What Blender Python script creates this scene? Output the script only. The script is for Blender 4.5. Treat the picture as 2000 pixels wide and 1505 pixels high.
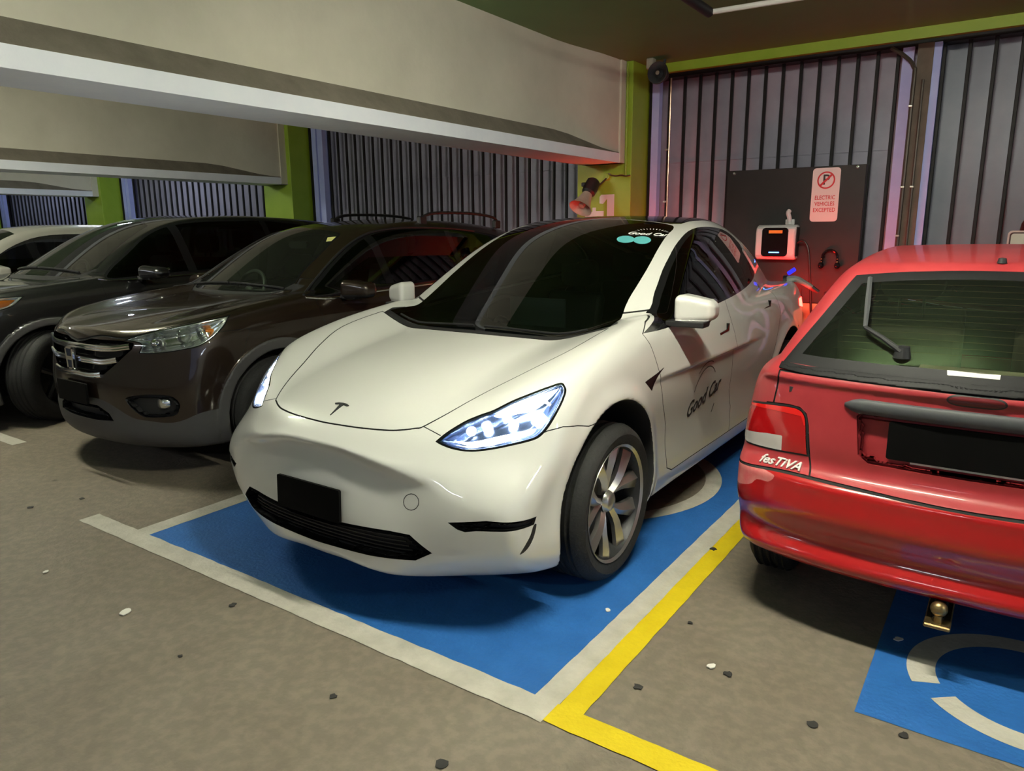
import bpy, math, random, time
import numpy as np
from mathutils import Matrix, Vector
T0 = time.time()
for o in list(bpy.data.objects):
    bpy.data.objects.remove(o, do_unlink=True)
SC = bpy.context.scene
COL = SC.collection
R8 = np.float64

# ------------------------------------------------------------------ camera
FPX = 1420.0
def _dir(u, v):
    d = np.array([u - 1000.0, -(v - 752.5), -FPX]); return d / np.linalg.norm(d)
_Y = _dir(2000, 440)
_X = -_dir(-1105, 466); _X = _X - _Y * (_X @ _Y); _X /= np.linalg.norm(_X)
_Z = np.cross(_X, _Y)
RC = np.stack([_X, _Y, _Z], 1)                  # camera axes from world axes
CAM = np.array([2.282, -1.865, 1.537])
cam = bpy.data.objects.new('camera', bpy.data.cameras.new('camera'))
cam.data.sensor_fit = 'HORIZONTAL'; cam.data.sensor_width = 36.0
cam.data.lens = FPX / 2000.0 * 36.0
cam.data.clip_start = 0.05; cam.data.clip_end = 200
M4 = np.eye(4); M4[:3, :3] = RC.T; M4[:3, 3] = CAM
cam.matrix_world = Matrix(M4.tolist())
COL.objects.link(cam); SC.camera = cam
def ray(u, v):
    return RC.T @ np.array([(u - 1000.0) / FPX, -(v - 752.5) / FPX, -1.0])
def at(u, v, **k):
    q = ray(u, v); (a, val), = k.items(); i = 'xyz'.index(a)
    return CAM + q * ((val - CAM[i]) / q[i])

# ------------------------------------------------------------------ world, lights, exposure
W = bpy.data.worlds.new('garage_air'); SC.world = W; W.use_nodes = True
W.node_tree.nodes['Background'].inputs[0].default_value = (0.42, 0.52, 0.78, 1)
W.node_tree.nodes['Background'].inputs[1].default_value = 0.35
SC.view_settings.view_transform = 'Standard'; SC.view_settings.look = 'None'
SC.view_settings.exposure = 0.80; SC.view_settings.gamma = 1.0
SC.view_settings.use_curve_mapping = False

# ------------------------------------------------------------------ materials
def mat(name, col, rough=0.5, metal=0.0, coat=0.0, spec=0.5, emit=None, estr=0.0, coat_rough=0.03):
    m = bpy.data.materials.new(name); m.use_nodes = True
    b = m.node_tree.nodes['Principled BSDF']
    b.inputs['Base Color'].default_value = (*col, 1)
    b.inputs['Roughness'].default_value = rough
    b.inputs['Metallic'].default_value = metal
    b.inputs['Coat Weight'].default_value = coat
    b.inputs['Coat Roughness'].default_value = coat_rough
    b.inputs['Specular IOR Level'].default_value = spec
    if emit is not None:
        b.inputs['Emission Color'].default_value = (*emit, 1)
        b.inputs['Emission Strength'].default_value = estr
    return m
def noise_mat(name, c1, c2, scale=4.0, rough=0.7, bump=0.0, bscale=60.0, detail=6.0, metal=0.0, stretch=None, spec=0.4, c3=None, coat=0.0):
    m = mat(name, c1, rough, metal, spec=spec, coat=coat); nt = m.node_tree; b = nt.nodes['Principled BSDF']
    tc = nt.nodes.new('ShaderNodeTexCoord'); src = tc.outputs['Object']
    mp = nt.nodes.new('ShaderNodeMapping'); nt.links.new(src, mp.inputs[0]); src = mp.outputs[0]
    if stretch: mp.inputs['Scale'].default_value = stretch
    n = nt.nodes.new('ShaderNodeTexNoise'); n.inputs['Scale'].default_value = scale; n.inputs['Detail'].default_value = detail
    n.inputs['Roughness'].default_value = 0.62
    nt.links.new(src, n.inputs['Vector'])
    r = nt.nodes.new('ShaderNodeValToRGB'); r.color_ramp.elements[0].position = 0.32; r.color_ramp.elements[1].position = 0.68
    r.color_ramp.elements[0].color = (*c1, 1); r.color_ramp.elements[1].color = (*c2, 1)
    if c3:
        e = r.color_ramp.elements.new(0.5); e.color = (*c3, 1)
    nt.links.new(n.outputs['Fac'], r.inputs[0]); nt.links.new(r.outputs[0], b.inputs['Base Color'])
    if bump:
        n2 = nt.nodes.new('ShaderNodeTexNoise'); n2.inputs['Scale'].default_value = bscale; n2.inputs['Detail'].default_value = 4
        nt.links.new(src, n2.inputs['Vector'])
        bp = nt.nodes.new('ShaderNodeBump'); bp.inputs['Strength'].default_value = bump; bp.inputs['Distance'].default_value = 0.01
        nt.links.new(n2.outputs['Fac'], bp.inputs['Height']); nt.links.new(bp.outputs[0], b.inputs['Normal'])
    return m
def glass_mat(name, tint, rough=0.02, ior=1.5, dirt=0.0):
    m = bpy.data.materials.new(name); m.use_nodes = True; nt = m.node_tree
    nt.nodes.clear(); out = nt.nodes.new('ShaderNodeOutputMaterial')
    tr = nt.nodes.new('ShaderNodeBsdfTransparent'); tr.inputs[0].default_value = (*tint, 1)
    gl = nt.nodes.new('ShaderNodeBsdfGlossy'); gl.inputs['Roughness'].default_value = rough
    gl.inputs[0].default_value = (1, 1, 1, 1)
    fr = nt.nodes.new('ShaderNodeFresnel'); fr.inputs[0].default_value = ior
    mx = nt.nodes.new('ShaderNodeMixShader')
    nt.links.new(fr.outputs[0], mx.inputs[0]); nt.links.new(tr.outputs[0], mx.inputs[1]); nt.links.new(gl.outputs[0], mx.inputs[2])
    last = mx.outputs[0]
    if dirt:
        df = nt.nodes.new('ShaderNodeBsdfDiffuse'); df.inputs[0].default_value = (.35, .36, .33, 1)
        m2 = nt.nodes.new('ShaderNodeMixShader'); m2.inputs[0].default_value = dirt
        nt.links.new(last, m2.inputs[1]); nt.links.new(df.outputs[0], m2.inputs[2]); last = m2.outputs[0]
    nt.links.new(last, out.inputs[0])
    return m
MT = {}
MT['black'] = mat('black_plastic', (.012, .012, .013), .5)
MT['gloss_black'] = mat('gloss_black', (.008, .008, .009), .08)
MT['gap'] = mat('shut_line_shadow_gap', (.01, .01, .01), .9)
MT['liner'] = mat('felt_wheel_liner', (.012, .012, .014), .95)
MT['rubber'] = noise_mat('tyre_rubber', (.010, .010, .0105), (.017, .0165, .016), 12, .72, .25, 90)
MT['chrome'] = mat('chrome', (.75, .75, .76), .12, 1.0)
MT['silver'] = mat('silver_paint', (.52, .51, .49), .28, .85)
MT['dark_metal'] = mat('dark_metal', (.035, .035, .038), .5, .6)
MT['lining'] = mat('cabin_lining', (.022, .022, .024), .85)
MT['seat'] = mat('black_seat', (.03, .03, .033), .6)
MT['plate'] = mat('black_plate', (.0015, .0015, .0015), .7, spec=.1)
MT['disc'] = mat('brake_disc', (.25, .25, .26), .4, .9)

# ------------------------------------------------------------------ object helpers
def tag(o, label=None, cat=None, group=None, kind=None):
    if label: o['label'] = label
    if cat: o['category'] = cat
    if group: o['group'] = group
    if kind: o['kind'] = kind
    return o
def empty(name, loc=(0, 0, 0), rz=0.0):
    o = bpy.data.objects.new(name, None); COL.objects.link(o); o.location = loc; o.rotation_euler = (0, 0, rz)
    o.empty_display_size = 0.2
    return o
def link_mesh(name, me, m, parent=None, loc=None):
    o = bpy.data.objects.new(name, me); COL.objects.link(o)
    if m is not None and len(me.materials) == 0: me.materials.append(m)
    if parent is not None: o.parent = parent
    if loc is not None: o.location = loc
    return o
def tri_obj(name, V, T, m, parent=None, N=None):
    me = bpy.data.meshes.new(name)
    V = np.asarray(V, np.float32); T = np.asarray(T, np.int32)
    used = np.unique(T); remap = np.full(len(V), -1, np.int32); remap[used] = np.arange(len(used))
    V = V[used]; T = remap[T]
    if N is not None: N = np.asarray(N, np.float32)[used]
    nt = len(T); k = T.shape[1]
    me.vertices.add(len(V)); me.vertices.foreach_set('co', V.ravel())
    me.loops.add(nt * k); me.loops.foreach_set('vertex_index', T.ravel())
    me.polygons.add(nt); me.polygons.foreach_set('loop_start', np.arange(0, nt * k, k, dtype=np.int32))
    me.polygons.foreach_set('use_smooth', np.ones(nt, bool))
    me.update(calc_edges=True); me.validate()
    if N is not None:
        me.normals_split_custom_set_from_vertices(N.tolist())
    return link_mesh(name, me, m, parent)

class MB:
    """collects simple shapes into one mesh"""
    def __init__(s): s.v = []; s.f = []; s.sm = []
    def add(s, V, F, smooth=False):
        b = len(s.v); s.v += [tuple(map(float, p)) for p in V]
        s.f += [tuple(b + i for i in f) for f in F]; s.sm += [smooth] * len(F); return s
    def box(s, lo, hi, bev=0.0):
        x0, y0, z0 = lo; x1, y1, z1 = hi
        if bev <= 0:
            V = [(x0, y0, z0), (x1, y0, z0), (x1, y1, z0), (x0, y1, z0), (x0, y0, z1), (x1, y0, z1), (x1, y1, z1), (x0, y1, z1)]
            F = [(3, 2, 1, 0), (4, 5, 6, 7), (0, 1, 5, 4), (1, 2, 6, 5), (2, 3, 7, 6), (3, 0, 4, 7)]
            return s.add(V, F)
        b = bev; P = []
        for z, i in ((z0, b), (z0 + b, 0), (z1 - b, 0), (z1, b)):
            ring = [(x0 + i + (b if i == 0 else 0), y0 + i), (x1 - i - (b if i == 0 else 0), y0 + i), (x1 - i, y0 + i + (b if i == 0 else 0)), (x1 - i, y1 - i - (b if i == 0 else 0)),
                    (x1 - i - (b if i == 0 else 0), y1 - i), (x0 + i + (b if i == 0 else 0), y1 - i), (x0 + i, y1 - i - (b if i == 0 else 0)), (x0 + i, y0 + i + (b if i == 0 else 0))]
            P.append([(x, y, z) for x, y in ring])
        V = sum(P, []); F = [tuple(range(7, -1, -1)), tuple(range(24, 32))]
        for k in range(3):
            for j in range(8):
                F.append((k * 8 + j, k * 8 + (j + 1) % 8, k * 8 + 8 + (j + 1) % 8, k * 8 + 8 + j))
        return s.add(V, F)
    def tube(s, pts, r, n=8, closed=False, cap=True, smooth=True):
        P = [np.array(p, float) for p in pts]; m = len(P)
        rr = r if hasattr(r, '__len__') else [r] * m
        V = []; up = None
        for i in range(m):
            a = P[(i - 1) % m] if (closed or i > 0) else P[i]; b = P[(i + 1) % m] if (closed or i < m - 1) else P[i]
            t = b - a; t /= (np.linalg.norm(t) + 1e-12)
            if up is None:
                up = np.array([0, 0, 1.0]) if abs(t[2]) < .9 else np.array([1.0, 0, 0])
            u = up - t * (up @ t); u /= np.linalg.norm(u) + 1e-12; w = np.cross(t, u); up = u
            for k in range(n):
                q = 2 * math.pi * k / n; V.append(P[i] + rr[i] * (math.cos(q) * u + math.sin(q) * w))
        F = []
        for i in range(m if closed else m - 1):
            for k in range(n):
                a = i * n + k; b = i * n + (k + 1) % n; c = ((i + 1) % m) * n + (k + 1) % n; d = ((i + 1) % m) * n + k
                F.append((a, b, c, d))
        if cap and not closed:
            F.append(tuple(range(n - 1, -1, -1))); F.append(tuple((m - 1) * n + k for k in range(n)))
        return s.add(V, F, smooth)
    def lathe(s, prof, n=32, axis='z', c=(0, 0, 0), smooth=True, a0=0.0, a1=2 * math.pi):
        """prof: (radius, height along axis)"""
        full = abs(a1 - a0 - 2 * math.pi) < 1e-6; m = n if full else n + 1
        V = []; F = []
        for r, h in prof:
            for k in range(m):
                q = a0 + (a1 - a0) * k / n; ca, sa = r * math.cos(q), r * math.sin(q)
                p = {'z': (ca, sa, h), 'x': (h, ca, sa), 'y': (sa, h, ca)}[axis]
                V.append((p[0] + c[0], p[1] + c[1], p[2] + c[2]))
        for i in range(len(prof) - 1):
            for k in range(n):
                k2 = (k + 1) % m
                F.append((i * m + k, i * m + k2, (i + 1) * m + k2, (i + 1) * m + k))
        return s.add(V, F, smooth)
    def prism(s, poly, a, b, axis='z', smooth=False):
        """closed 2-D outline extruded between a and b"""
        n = len(poly); V = []
        for h in (a, b):
            for p, q in poly:
                V.append({'z': (p, q, h), 'x': (h, p, q), 'y': (p, h, q)}[axis])
        F = [tuple(range(n - 1, -1, -1)), tuple(range(n, 2 * n))]
        for k in range(n): F.append((k, (k + 1) % n, n + (k + 1) % n, n + k))
        return s.add(V, F, smooth)
    def sphere(s, c, r, nu=16, nv=10):
        r = r if hasattr(r, '__len__') else (r, r, r); V = []; F = []
        for i in range(nv + 1):
            t = math.pi * i / nv
            for k in range(nu):
                q = 2 * math.pi * k / nu
                V.append((c[0] + r[0] * math.sin(t) * math.cos(q), c[1] + r[1] * math.sin(t) * math.sin(q), c[2] + r[2] * math.cos(t)))
        for i in range(nv):
            for k in range(nu):
                F.append((i * nu + k, (i + 1) * nu + k, (i + 1) * nu + (k + 1) % nu, i * nu + (k + 1) % nu))
        return s.add(V, F, True)
    def build(s, name, m, parent=None, loc=None, sharp=0.6):
        me = bpy.data.meshes.new(name); me.from_pydata(s.v, [], s.f)
        me.polygons.foreach_set('use_smooth', s.sm); me.validate(clean_customdata=False); me.update()
        import bmesh
        bm = bmesh.new(); bm.from_mesh(me); bmesh.ops.remove_doubles(bm, verts=bm.verts, dist=1e-6)
        bmesh.ops.recalc_face_normals(bm, faces=bm.faces); bm.to_mesh(me); bm.free()
        me.set_sharp_from_angle(angle=sharp)
        return link_mesh(name, me, m, parent, loc)
def rrect(x0, x1, z0, z1, r, n=5):
    P = []
    for cx, cz, a in ((x1 - r, z1 - r, 0), (x0 + r, z1 - r, 90), (x0 + r, z0 + r, 180), (x1 - r, z0 + r, 270)):
        for k in range(n + 1):
            q = math.radians(a + 90.0 * k / n); P.append((cx + r * math.cos(q), cz + r * math.sin(q)))
    return P
def smooth_open(P, n=6):
    P = [np.array(p, float) for p in P]; out = []
    for i in range(len(P) - 1):
        a, b, c, d = P[max(i - 1, 0)], P[i], P[i + 1], P[min(i + 2, len(P) - 1)]
        for k in range(n):
            t = k / n
            out.append(.5 * (2 * b + (c - a) * t + (2 * a - 5 * b + 4 * c - d) * t * t + (3 * b - a - 3 * c + d) * t ** 3))
    out.append(P[-1]); return out
def text_mesh(name, s, size, m, parent=None, extrude=0.001, shear=0.0, align='CENTER', bold=0.0):
    cu = bpy.data.curves.new(name, 'FONT'); cu.body = s; cu.size = size; cu.extrude = extrude; cu.shear = shear
    cu.align_x = align; cu.align_y = 'CENTER'; cu.offset = bold; cu.resolution_u = 3
    o = bpy.data.objects.new(name + '_tmp', cu); COL.objects.link(o)
    dg = bpy.context.evaluated_depsgraph_get(); dg.update()
    me = bpy.data.meshes.new_from_object(o.evaluated_get(dg)); me.name = name
    bpy.data.objects.remove(o); bpy.data.curves.remove(cu)
    me.materials.clear()
    return link_mesh(name, me, m, parent)
def place(o, loc, X, Z):
    """put a flat object so its local x runs along X and its local z along Z"""
    X = Vector(X).normalized(); Z = Vector(Z).normalized(); Y = Z.cross(X).normalized(); X = Y.cross(Z)
    M = Matrix((X, Y, Z)).transposed().to_4x4(); M.translation = Vector(loc)
    o.matrix_local = M
    return o
# ------------------------------------------------------------------ smooth car bodies: implicit surface -> mesh -> panels
def spl(pts, n=5000):
    P = np.array(sorted(pts), float); x, y = P[:, 0], P[:, 1]; m = len(x); h = np.diff(x)
    A = np.zeros((m, m)); r = np.zeros(m); A[0, 0] = A[-1, -1] = 1
    for i in range(1, m - 1):
        A[i, i - 1] = h[i - 1]; A[i, i] = 2 * (h[i - 1] + h[i]); A[i, i + 1] = h[i]
        r[i] = 6 * ((y[i + 1] - y[i]) / h[i] - (y[i] - y[i - 1]) / h[i - 1])
    M = np.linalg.solve(A, r); X = np.linspace(x[0], x[-1], n)
    k = np.clip(np.searchsorted(x, X) - 1, 0, m - 2); a = x[k + 1] - X; b = X - x[k]; hk = h[k]
    Y = M[k] * a ** 3 / (6 * hk) + M[k + 1] * b ** 3 / (6 * hk) + (y[k] / hk - M[k] * hk / 6) * a + (y[k + 1] / hk - M[k + 1] * hk / 6) * b
    x0, dx = X[0], X[1] - X[0]
    def f(q):
        t = np.clip((q - x0) / dx, 0, n - 1.001); i = t.astype(np.int32); t = t - i
        return Y[i] * (1 - t) + Y[i + 1] * t
    return f
def smax(a, b, k):
    h = np.clip(0.5 + 0.5 * (a - b) / k, 0, 1); return b + (a - b) * h + k * h * (1 - h)
def smin(a, b, k): return -smax(-a, -b, k)
def sstep(a, b, x):
    t = np.clip((x - a) / (b - a), 0, 1); return t * t * (3 - 2 * t)
def polysd(px, py, poly):
    P = np.asarray(poly, float); Q = np.roll(P, -1, 0)
    d = np.full(px.shape, 1e9); inside = np.zeros(px.shape, bool)
    for (ax, ay), (bx, by) in zip(P, Q):
        ex, ey = bx - ax, by - ay; L = ex * ex + ey * ey
        if L < 1e-14: continue
        wx, wy = px - ax, py - ay; t = np.clip((wx * ex + wy * ey) / L, 0, 1)
        d = np.minimum(d, (wx - ex * t) ** 2 + (wy - ey * t) ** 2)
        c = ((ay > py) != (by > py))
        if abs(by - ay) > 1e-14:
            inside ^= c & (px < ax + (py - ay) / (by - ay) * ex)
    d = np.sqrt(d); return np.where(inside, -d, d)
def grad(f, V, e=0.002):
    G = np.empty_like(V)
    for i in range(3):
        a = V.copy(); b = V.copy(); a[:, i] += e; b[:, i] -= e
        G[:, i] = (f(a[:, 0], a[:, 1], a[:, 2]) - f(b[:, 0], b[:, 1], b[:, 2])) / (2 * e)
    return G
def fgrad(f, V, F, e=0.002):
    G = np.empty_like(V)
    for i in range(3):
        a = V.copy(); a[:, i] += e; G[:, i] = (f(a[:, 0], a[:, 1], a[:, 2]) - F) / e
    return G
def project(f, V, it=3, lim=0.02):
    for _ in range(it):
        F = f(V[:, 0], V[:, 1], V[:, 2]); G = fgrad(f, V, F)
        s = F / (np.sum(G * G, 1) + 1e-9); d = G * s[:, None]; L = np.linalg.norm(d, axis=1)
        d *= np.minimum(1, lim / (L + 1e-12))[:, None]; V = V - d
    return V
def unit(G): return G / (np.linalg.norm(G, axis=1)[:, None] + 1e-12)
def nets(f, lo, hi, h):
    B = 4; lo = (-2.5 * h, lo[1], lo[2])
    n = [int(math.ceil((hi[i] - lo[i]) / h / B)) * B + 1 for i in range(3)]
    ax = [lo[i] + h * np.arange(n[i]) for i in range(3)]
    cx = [a[::B] for a in ax]
    G = np.meshgrid(*cx, indexing='ij'); FC = f(G[0].ravel(), G[1].ravel(), G[2].ravel()).reshape(G[0].shape)
    near = np.abs(FC) < 0.02 + 1.15 * B * h
    idx = [np.minimum((np.arange(n[i]) + B // 2) // B, len(cx[i]) - 1) for i in range(3)]
    F = FC[np.ix_(*idx)].copy(); NM = near[np.ix_(*idx)]
    I, J, K = np.nonzero(NM)
    F[I, J, K] = f(ax[0][I], ax[1][J], ax[2][K])
    S = F < 0
    c = np.zeros([k - 1 for k in n], np.int8)
    for a in (0, 1):
        for b in (0, 1):
            for d in (0, 1):
                c += S[a:n[0] - 1 + a, b:n[1] - 1 + b, d:n[2] - 1 + d]
    act = (c > 0) & (c < 8); I, J, K = np.nonzero(act); m = len(I)
    ids = np.full(act.shape, -1, np.int32); ids[I, J, K] = np.arange(m)
    off = [(a, b, d) for a in (0, 1) for b in (0, 1) for d in (0, 1)]
    val = np.stack([F[I + a, J + b, K + d] for a, b, d in off], 1)
    acc = np.zeros((m, 3)); cnt = np.zeros(m)
    for p in range(8):
        for q in range(p + 1, 8):
            if sum(abs(off[p][t] - off[q][t]) for t in range(3)) != 1: continue
            ch = (val[:, p] < 0) != (val[:, q] < 0)
            den = val[:, p] - val[:, q]; t = np.where(ch, val[:, p] / np.where(np.abs(den) < 1e-12, 1, den), 0)
            P = np.array(off[p], float) + t[:, None] * (np.array(off[q], float) - np.array(off[p], float))
            acc += np.where(ch[:, None], P, 0); cnt += ch
    V = np.array(lo) + h * (np.stack([I, J, K], 1) + acc / np.maximum(cnt, 1)[:, None])
    Q = []
    for a in range(3):
        b, d = (a + 1) % 3, (a + 2) % 3
        sl0 = [slice(None)] * 3; sl1 = [slice(None)] * 3; sl0[a] = slice(0, n[a] - 1); sl1[a] = slice(1, n[a])
        s0, s1 = S[tuple(sl0)], S[tuple(sl1)]; E = np.argwhere(s0 != s1)
        ok = (E[:, b] > 0) & (E[:, b] < n[b] - 1) & (E[:, d] > 0) & (E[:, d] < n[d] - 1); E = E[ok]
        fl = s0[E[:, 0], E[:, 1], E[:, 2]]
        def cell(db, dd):
            X = E.copy(); X[:, b] += db; X[:, d] += dd; return ids[X[:, 0], X[:, 1], X[:, 2]]
        q = np.stack([cell(-1, -1), cell(0, -1), cell(0, 0), cell(-1, 0)], 1)
        q[~fl] = q[~fl][:, ::-1]; Q.append(q)
    Q = np.concatenate(Q)
    V = project(f, V, 1)
    for _ in range(1):                                  # even the mesh out along the surface
        acc = np.zeros_like(V); cnt = np.zeros(len(V))
        for i in range(4):
            np.add.at(acc, Q[:, i], V[Q[:, (i + 1) % 4]] + V[Q[:, (i + 3) % 4]]); np.add.at(cnt, Q[:, i], 2)
        Lp = acc / np.maximum(cnt, 1)[:, None] - V
        V = project(f, V + 0.7 * Lp, 2)
    N = unit(grad(f, V))
    d1 = np.linalg.norm(V[Q[:, 0]] - V[Q[:, 2]], axis=1); d2 = np.linalg.norm(V[Q[:, 1]] - V[Q[:, 3]], axis=1)
    A = d1 <= d2
    T = np.concatenate([Q[A][:, [0, 1, 2]], Q[A][:, [0, 2, 3]], Q[~A][:, [0, 1, 3]], Q[~A][:, [1, 2, 3]]])
    S = Surf(f, V, N, T)
    half = S.split(lambda V, N: -V[:, 0])[0]                     # keep x > 0 and mirror it
    u = np.unique(half.T); r = np.zeros(len(half.V), np.int64); r[u] = np.arange(len(u))
    V, N, T = half.V[u], half.N[u], r[half.T]; k = np.abs(V[:, 0]) < 1e-3; V[k, 0] = 0; N[k, 0] = 0; N = unit(N); b = len(V)
    fl = np.array([-1.0, 1, 1]); mi = np.arange(b) + b; mi[k] = np.nonzero(k)[0]
    return Surf(f, np.concatenate([V, V * fl]), np.concatenate([N, N * fl]), np.concatenate([T, mi[T][:, ::-1]]))
def uniq(E, n):
    k, inv = np.unique(E[:, 0].astype(np.int64) * n + E[:, 1], return_inverse=True); return np.stack([k // n, k % n], 1), inv.ravel()
class Surf:
    def __init__(s, f, V, N, T): s.f, s.V, s.N, s.T = f, V, N, T
    def sub(s, T): return Surf(s.f, s.V, s.N, T)
    def compact(s):
        u = np.zeros(len(s.V), bool); u[s.T.ravel()] = True
        if u.mean() > .9: return s
        r = np.cumsum(u) - 1; return Surf(s.f, s.V[u], s.N[u], r[s.T])
    def refine(s, gv, w):
        """split triangles close to a cut line in four so corners stay crisp"""
        g = gv[s.T]; near = np.abs(g).min(1) < w
        if not near.any(): return s
        T = s.T[near]; V, N = s.V, s.N
        E = np.concatenate([T[:, [0, 1]], T[:, [1, 2]], T[:, [2, 0]]]); E.sort(1)
        U, inv = uniq(E, len(V)); m = len(T)
        nv = (V[U[:, 0]] + V[U[:, 1]]) / 2; nn = unit(N[U[:, 0]] + N[U[:, 1]]); b = len(V)
        a, c, e = b + inv[:m], b + inv[m:2 * m], b + inv[2 * m:]
        T4 = np.concatenate([np.stack([T[:, 0], a, e], 1), np.stack([a, T[:, 1], c], 1), np.stack([e, c, T[:, 2]], 1), np.stack([a, c, e], 1)])
        return Surf(s.f, np.concatenate([V, nv]), np.concatenate([N, nn]), np.concatenate([s.T[~near], T4]))
    def split(s, gf, fine=0):
        """-> (part where g<0, part where g>0)"""
        S = s.compact()
        for k in range(fine): S = S.refine(gf(S.V, S.N), 0.012 / 2 ** k)
        V, N, T = S.V, S.N, S.T
        gv = gf(V, N); gv[np.abs(gv) < 1e-7] = 1e-7
        sg = gv[T] < 0; k = sg.sum(1)
        Tin, Tout, Tm = T[k == 3], T[k == 0], T[(k == 1) | (k == 2)]
        if len(Tm) == 0: return S.sub(Tin).compact(), S.sub(Tout)
        sm = gv[Tm] < 0; lone_in = sm.sum(1) == 1
        pos = np.where(lone_in, sm.argmax(1), (~sm).argmax(1)); r = np.arange(len(Tm))
        A = Tm[r, pos]; Bv = Tm[r, (pos + 1) % 3]; Cv = Tm[r, (pos + 2) % 3]
        E = np.concatenate([np.stack([A, Bv], 1), np.stack([A, Cv], 1)]); E.sort(1)
        U, inv = uniq(E, len(V))
        ga, gb = gv[U[:, 0]], gv[U[:, 1]]; lo = np.zeros(len(U)); hi = np.ones(len(U))
        Pa, Pb, Na, Nb = V[U[:, 0]], V[U[:, 1]], N[U[:, 0]], N[U[:, 1]]
        t = np.clip(ga / (ga - gb), .02, .98)
        for _ in range(5):
            g = gf(Pa + (Pb - Pa) * t[:, None], Na + (Nb - Na) * t[:, None]); sa = (g < 0) == (ga < 0)
            lo = np.where(sa, t, lo); hi = np.where(sa, hi, t); t = (lo + hi) / 2
        t = np.clip(t, .01, .99)
        P = Pa + (Pb - Pa) * t[:, None]; NN = unit(Na + (Nb - Na) * t[:, None])
        b = len(V); m = len(Tm); e1, e2 = b + inv[:m], b + inv[m:]
        t1 = np.stack([A, e1, e2], 1); t2 = np.stack([e1, Bv, Cv], 1); t3 = np.stack([e1, Cv, e2], 1)
        Ti = np.concatenate([Tin, t1[lone_in], t2[~lone_in], t3[~lone_in]])
        To = np.concatenate([Tout, t1[~lone_in], t2[lone_in], t3[lone_in]])
        V2, N2 = np.concatenate([V, P]), np.concatenate([N, NN])
        return Surf(s.f, V2, N2, Ti).compact(), Surf(s.f, V2, N2, To)
    def obj(s, name, m, parent, off=0.0, shift=None, thick=0.0):
        V = s.V + s.N * off if off else s.V
        if shift is not None: V = V + np.array(shift)
        if len(s.T) == 0: raise RuntimeError('empty part ' + name)
        if thick:
            V2 = np.concatenate([V, V - s.N * thick]); T = s.T; n = len(V)
            E = np.concatenate([T[:, [0, 1]], T[:, [1, 2]], T[:, [2, 0]]]); key = np.sort(E, 1)
            kk = key[:, 0].astype(np.int64) * n + key[:, 1]; _, inv, cnt = np.unique(kk, return_inverse=True, return_counts=True)
            Bd = E[cnt[inv.ravel()] == 1]
            T2 = np.concatenate([T, T[:, ::-1] + n, np.stack([Bd[:, 1], Bd[:, 0], Bd[:, 0] + n], 1), np.stack([Bd[:, 1], Bd[:, 0] + n, Bd[:, 1] + n], 1)])
            return tri_obj(name, V2, T2, m, parent)
        return tri_obj(name, V, s.T, m, parent, s.N)
def recess(S, name, m, parent, d):
    """sink a cut-out panel along vector d, with walls round it"""
    S = S.compact(); T = S.T; n = len(S.V); V2 = np.concatenate([S.V, S.V + np.array(d, float)])
    E = np.concatenate([T[:, [0, 1]], T[:, [1, 2]], T[:, [2, 0]]]); key = np.sort(E, 1); kk = key[:, 0].astype(np.int64) * n + key[:, 1]
    _, inv, cnt = np.unique(kk, return_inverse=True, return_counts=True); Bd = E[cnt[inv.ravel()] == 1]
    T2 = np.concatenate([T + n, np.stack([Bd[:, 0], Bd[:, 1], Bd[:, 1] + n], 1), np.stack([Bd[:, 0], Bd[:, 1] + n, Bd[:, 0] + n], 1)])
    o = tri_obj(name, V2, T2, m, parent); o.data.set_sharp_from_angle(angle=.7); return o
def merge(L):
    V, N, T, b = [], [], [], 0
    for s in L:
        u = np.unique(s.T); r = np.zeros(len(s.V), np.int64); r[u] = np.arange(len(u)) + b
        V.append(s.V[u]); N.append(s.N[u]); T.append(r[s.T]); b += len(u)
    return Surf(L[0].f, np.concatenate(V), np.concatenate(N), np.concatenate(T))
class Reg:
    """an outline on the body, seen along an axis"""
    def __init__(s, pts, axis, depth=None, nmin=0.0, grow=0.0):
        s.P = np.array(pts, float); s.ax = np.array(axis, float); s.ax /= np.linalg.norm(s.ax)
        u = np.cross([0, 0, 1.0], s.ax) if abs(s.ax[2]) < .9 else np.array([1.0, 0, 0]); u = u - s.ax * (u @ s.ax); s.u = u / np.linalg.norm(u)
        s.v = np.cross(s.ax, s.u); s.c = s.P.mean(0); s.depth = depth; s.nmin = nmin; s.grow = grow
        s.poly = np.stack([s.P @ s.u, s.P @ s.v], 1)
    def __call__(s, V, N=None):
        p, q = V @ s.u, V @ s.v; lo = s.poly.min(0) - .06; hi = s.poly.max(0) + .06
        g = np.full(len(V), .1)
        m = (p > lo[0]) & (p < hi[0]) & (q > lo[1]) & (q < hi[1])
        if s.depth is not None: m &= np.abs((V - s.c) @ s.ax) < s.depth
        if N is not None: m &= (N @ s.ax) > s.nmin
        if m.any(): g[m] = polysd(p[m], q[m], s.poly) - s.grow
        return g
    def grown(s, d): return Reg(s.P, s.ax, s.depth, s.nmin, s.grow + d)
    def mirror(s):
        f = np.array([-1.0, 1, 1]); return Reg(s.P * f, s.ax * f, s.depth, s.nmin, s.grow)
def mirx(P): return np.array(P, float) * np.array([-1.0, 1, 1])
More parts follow.
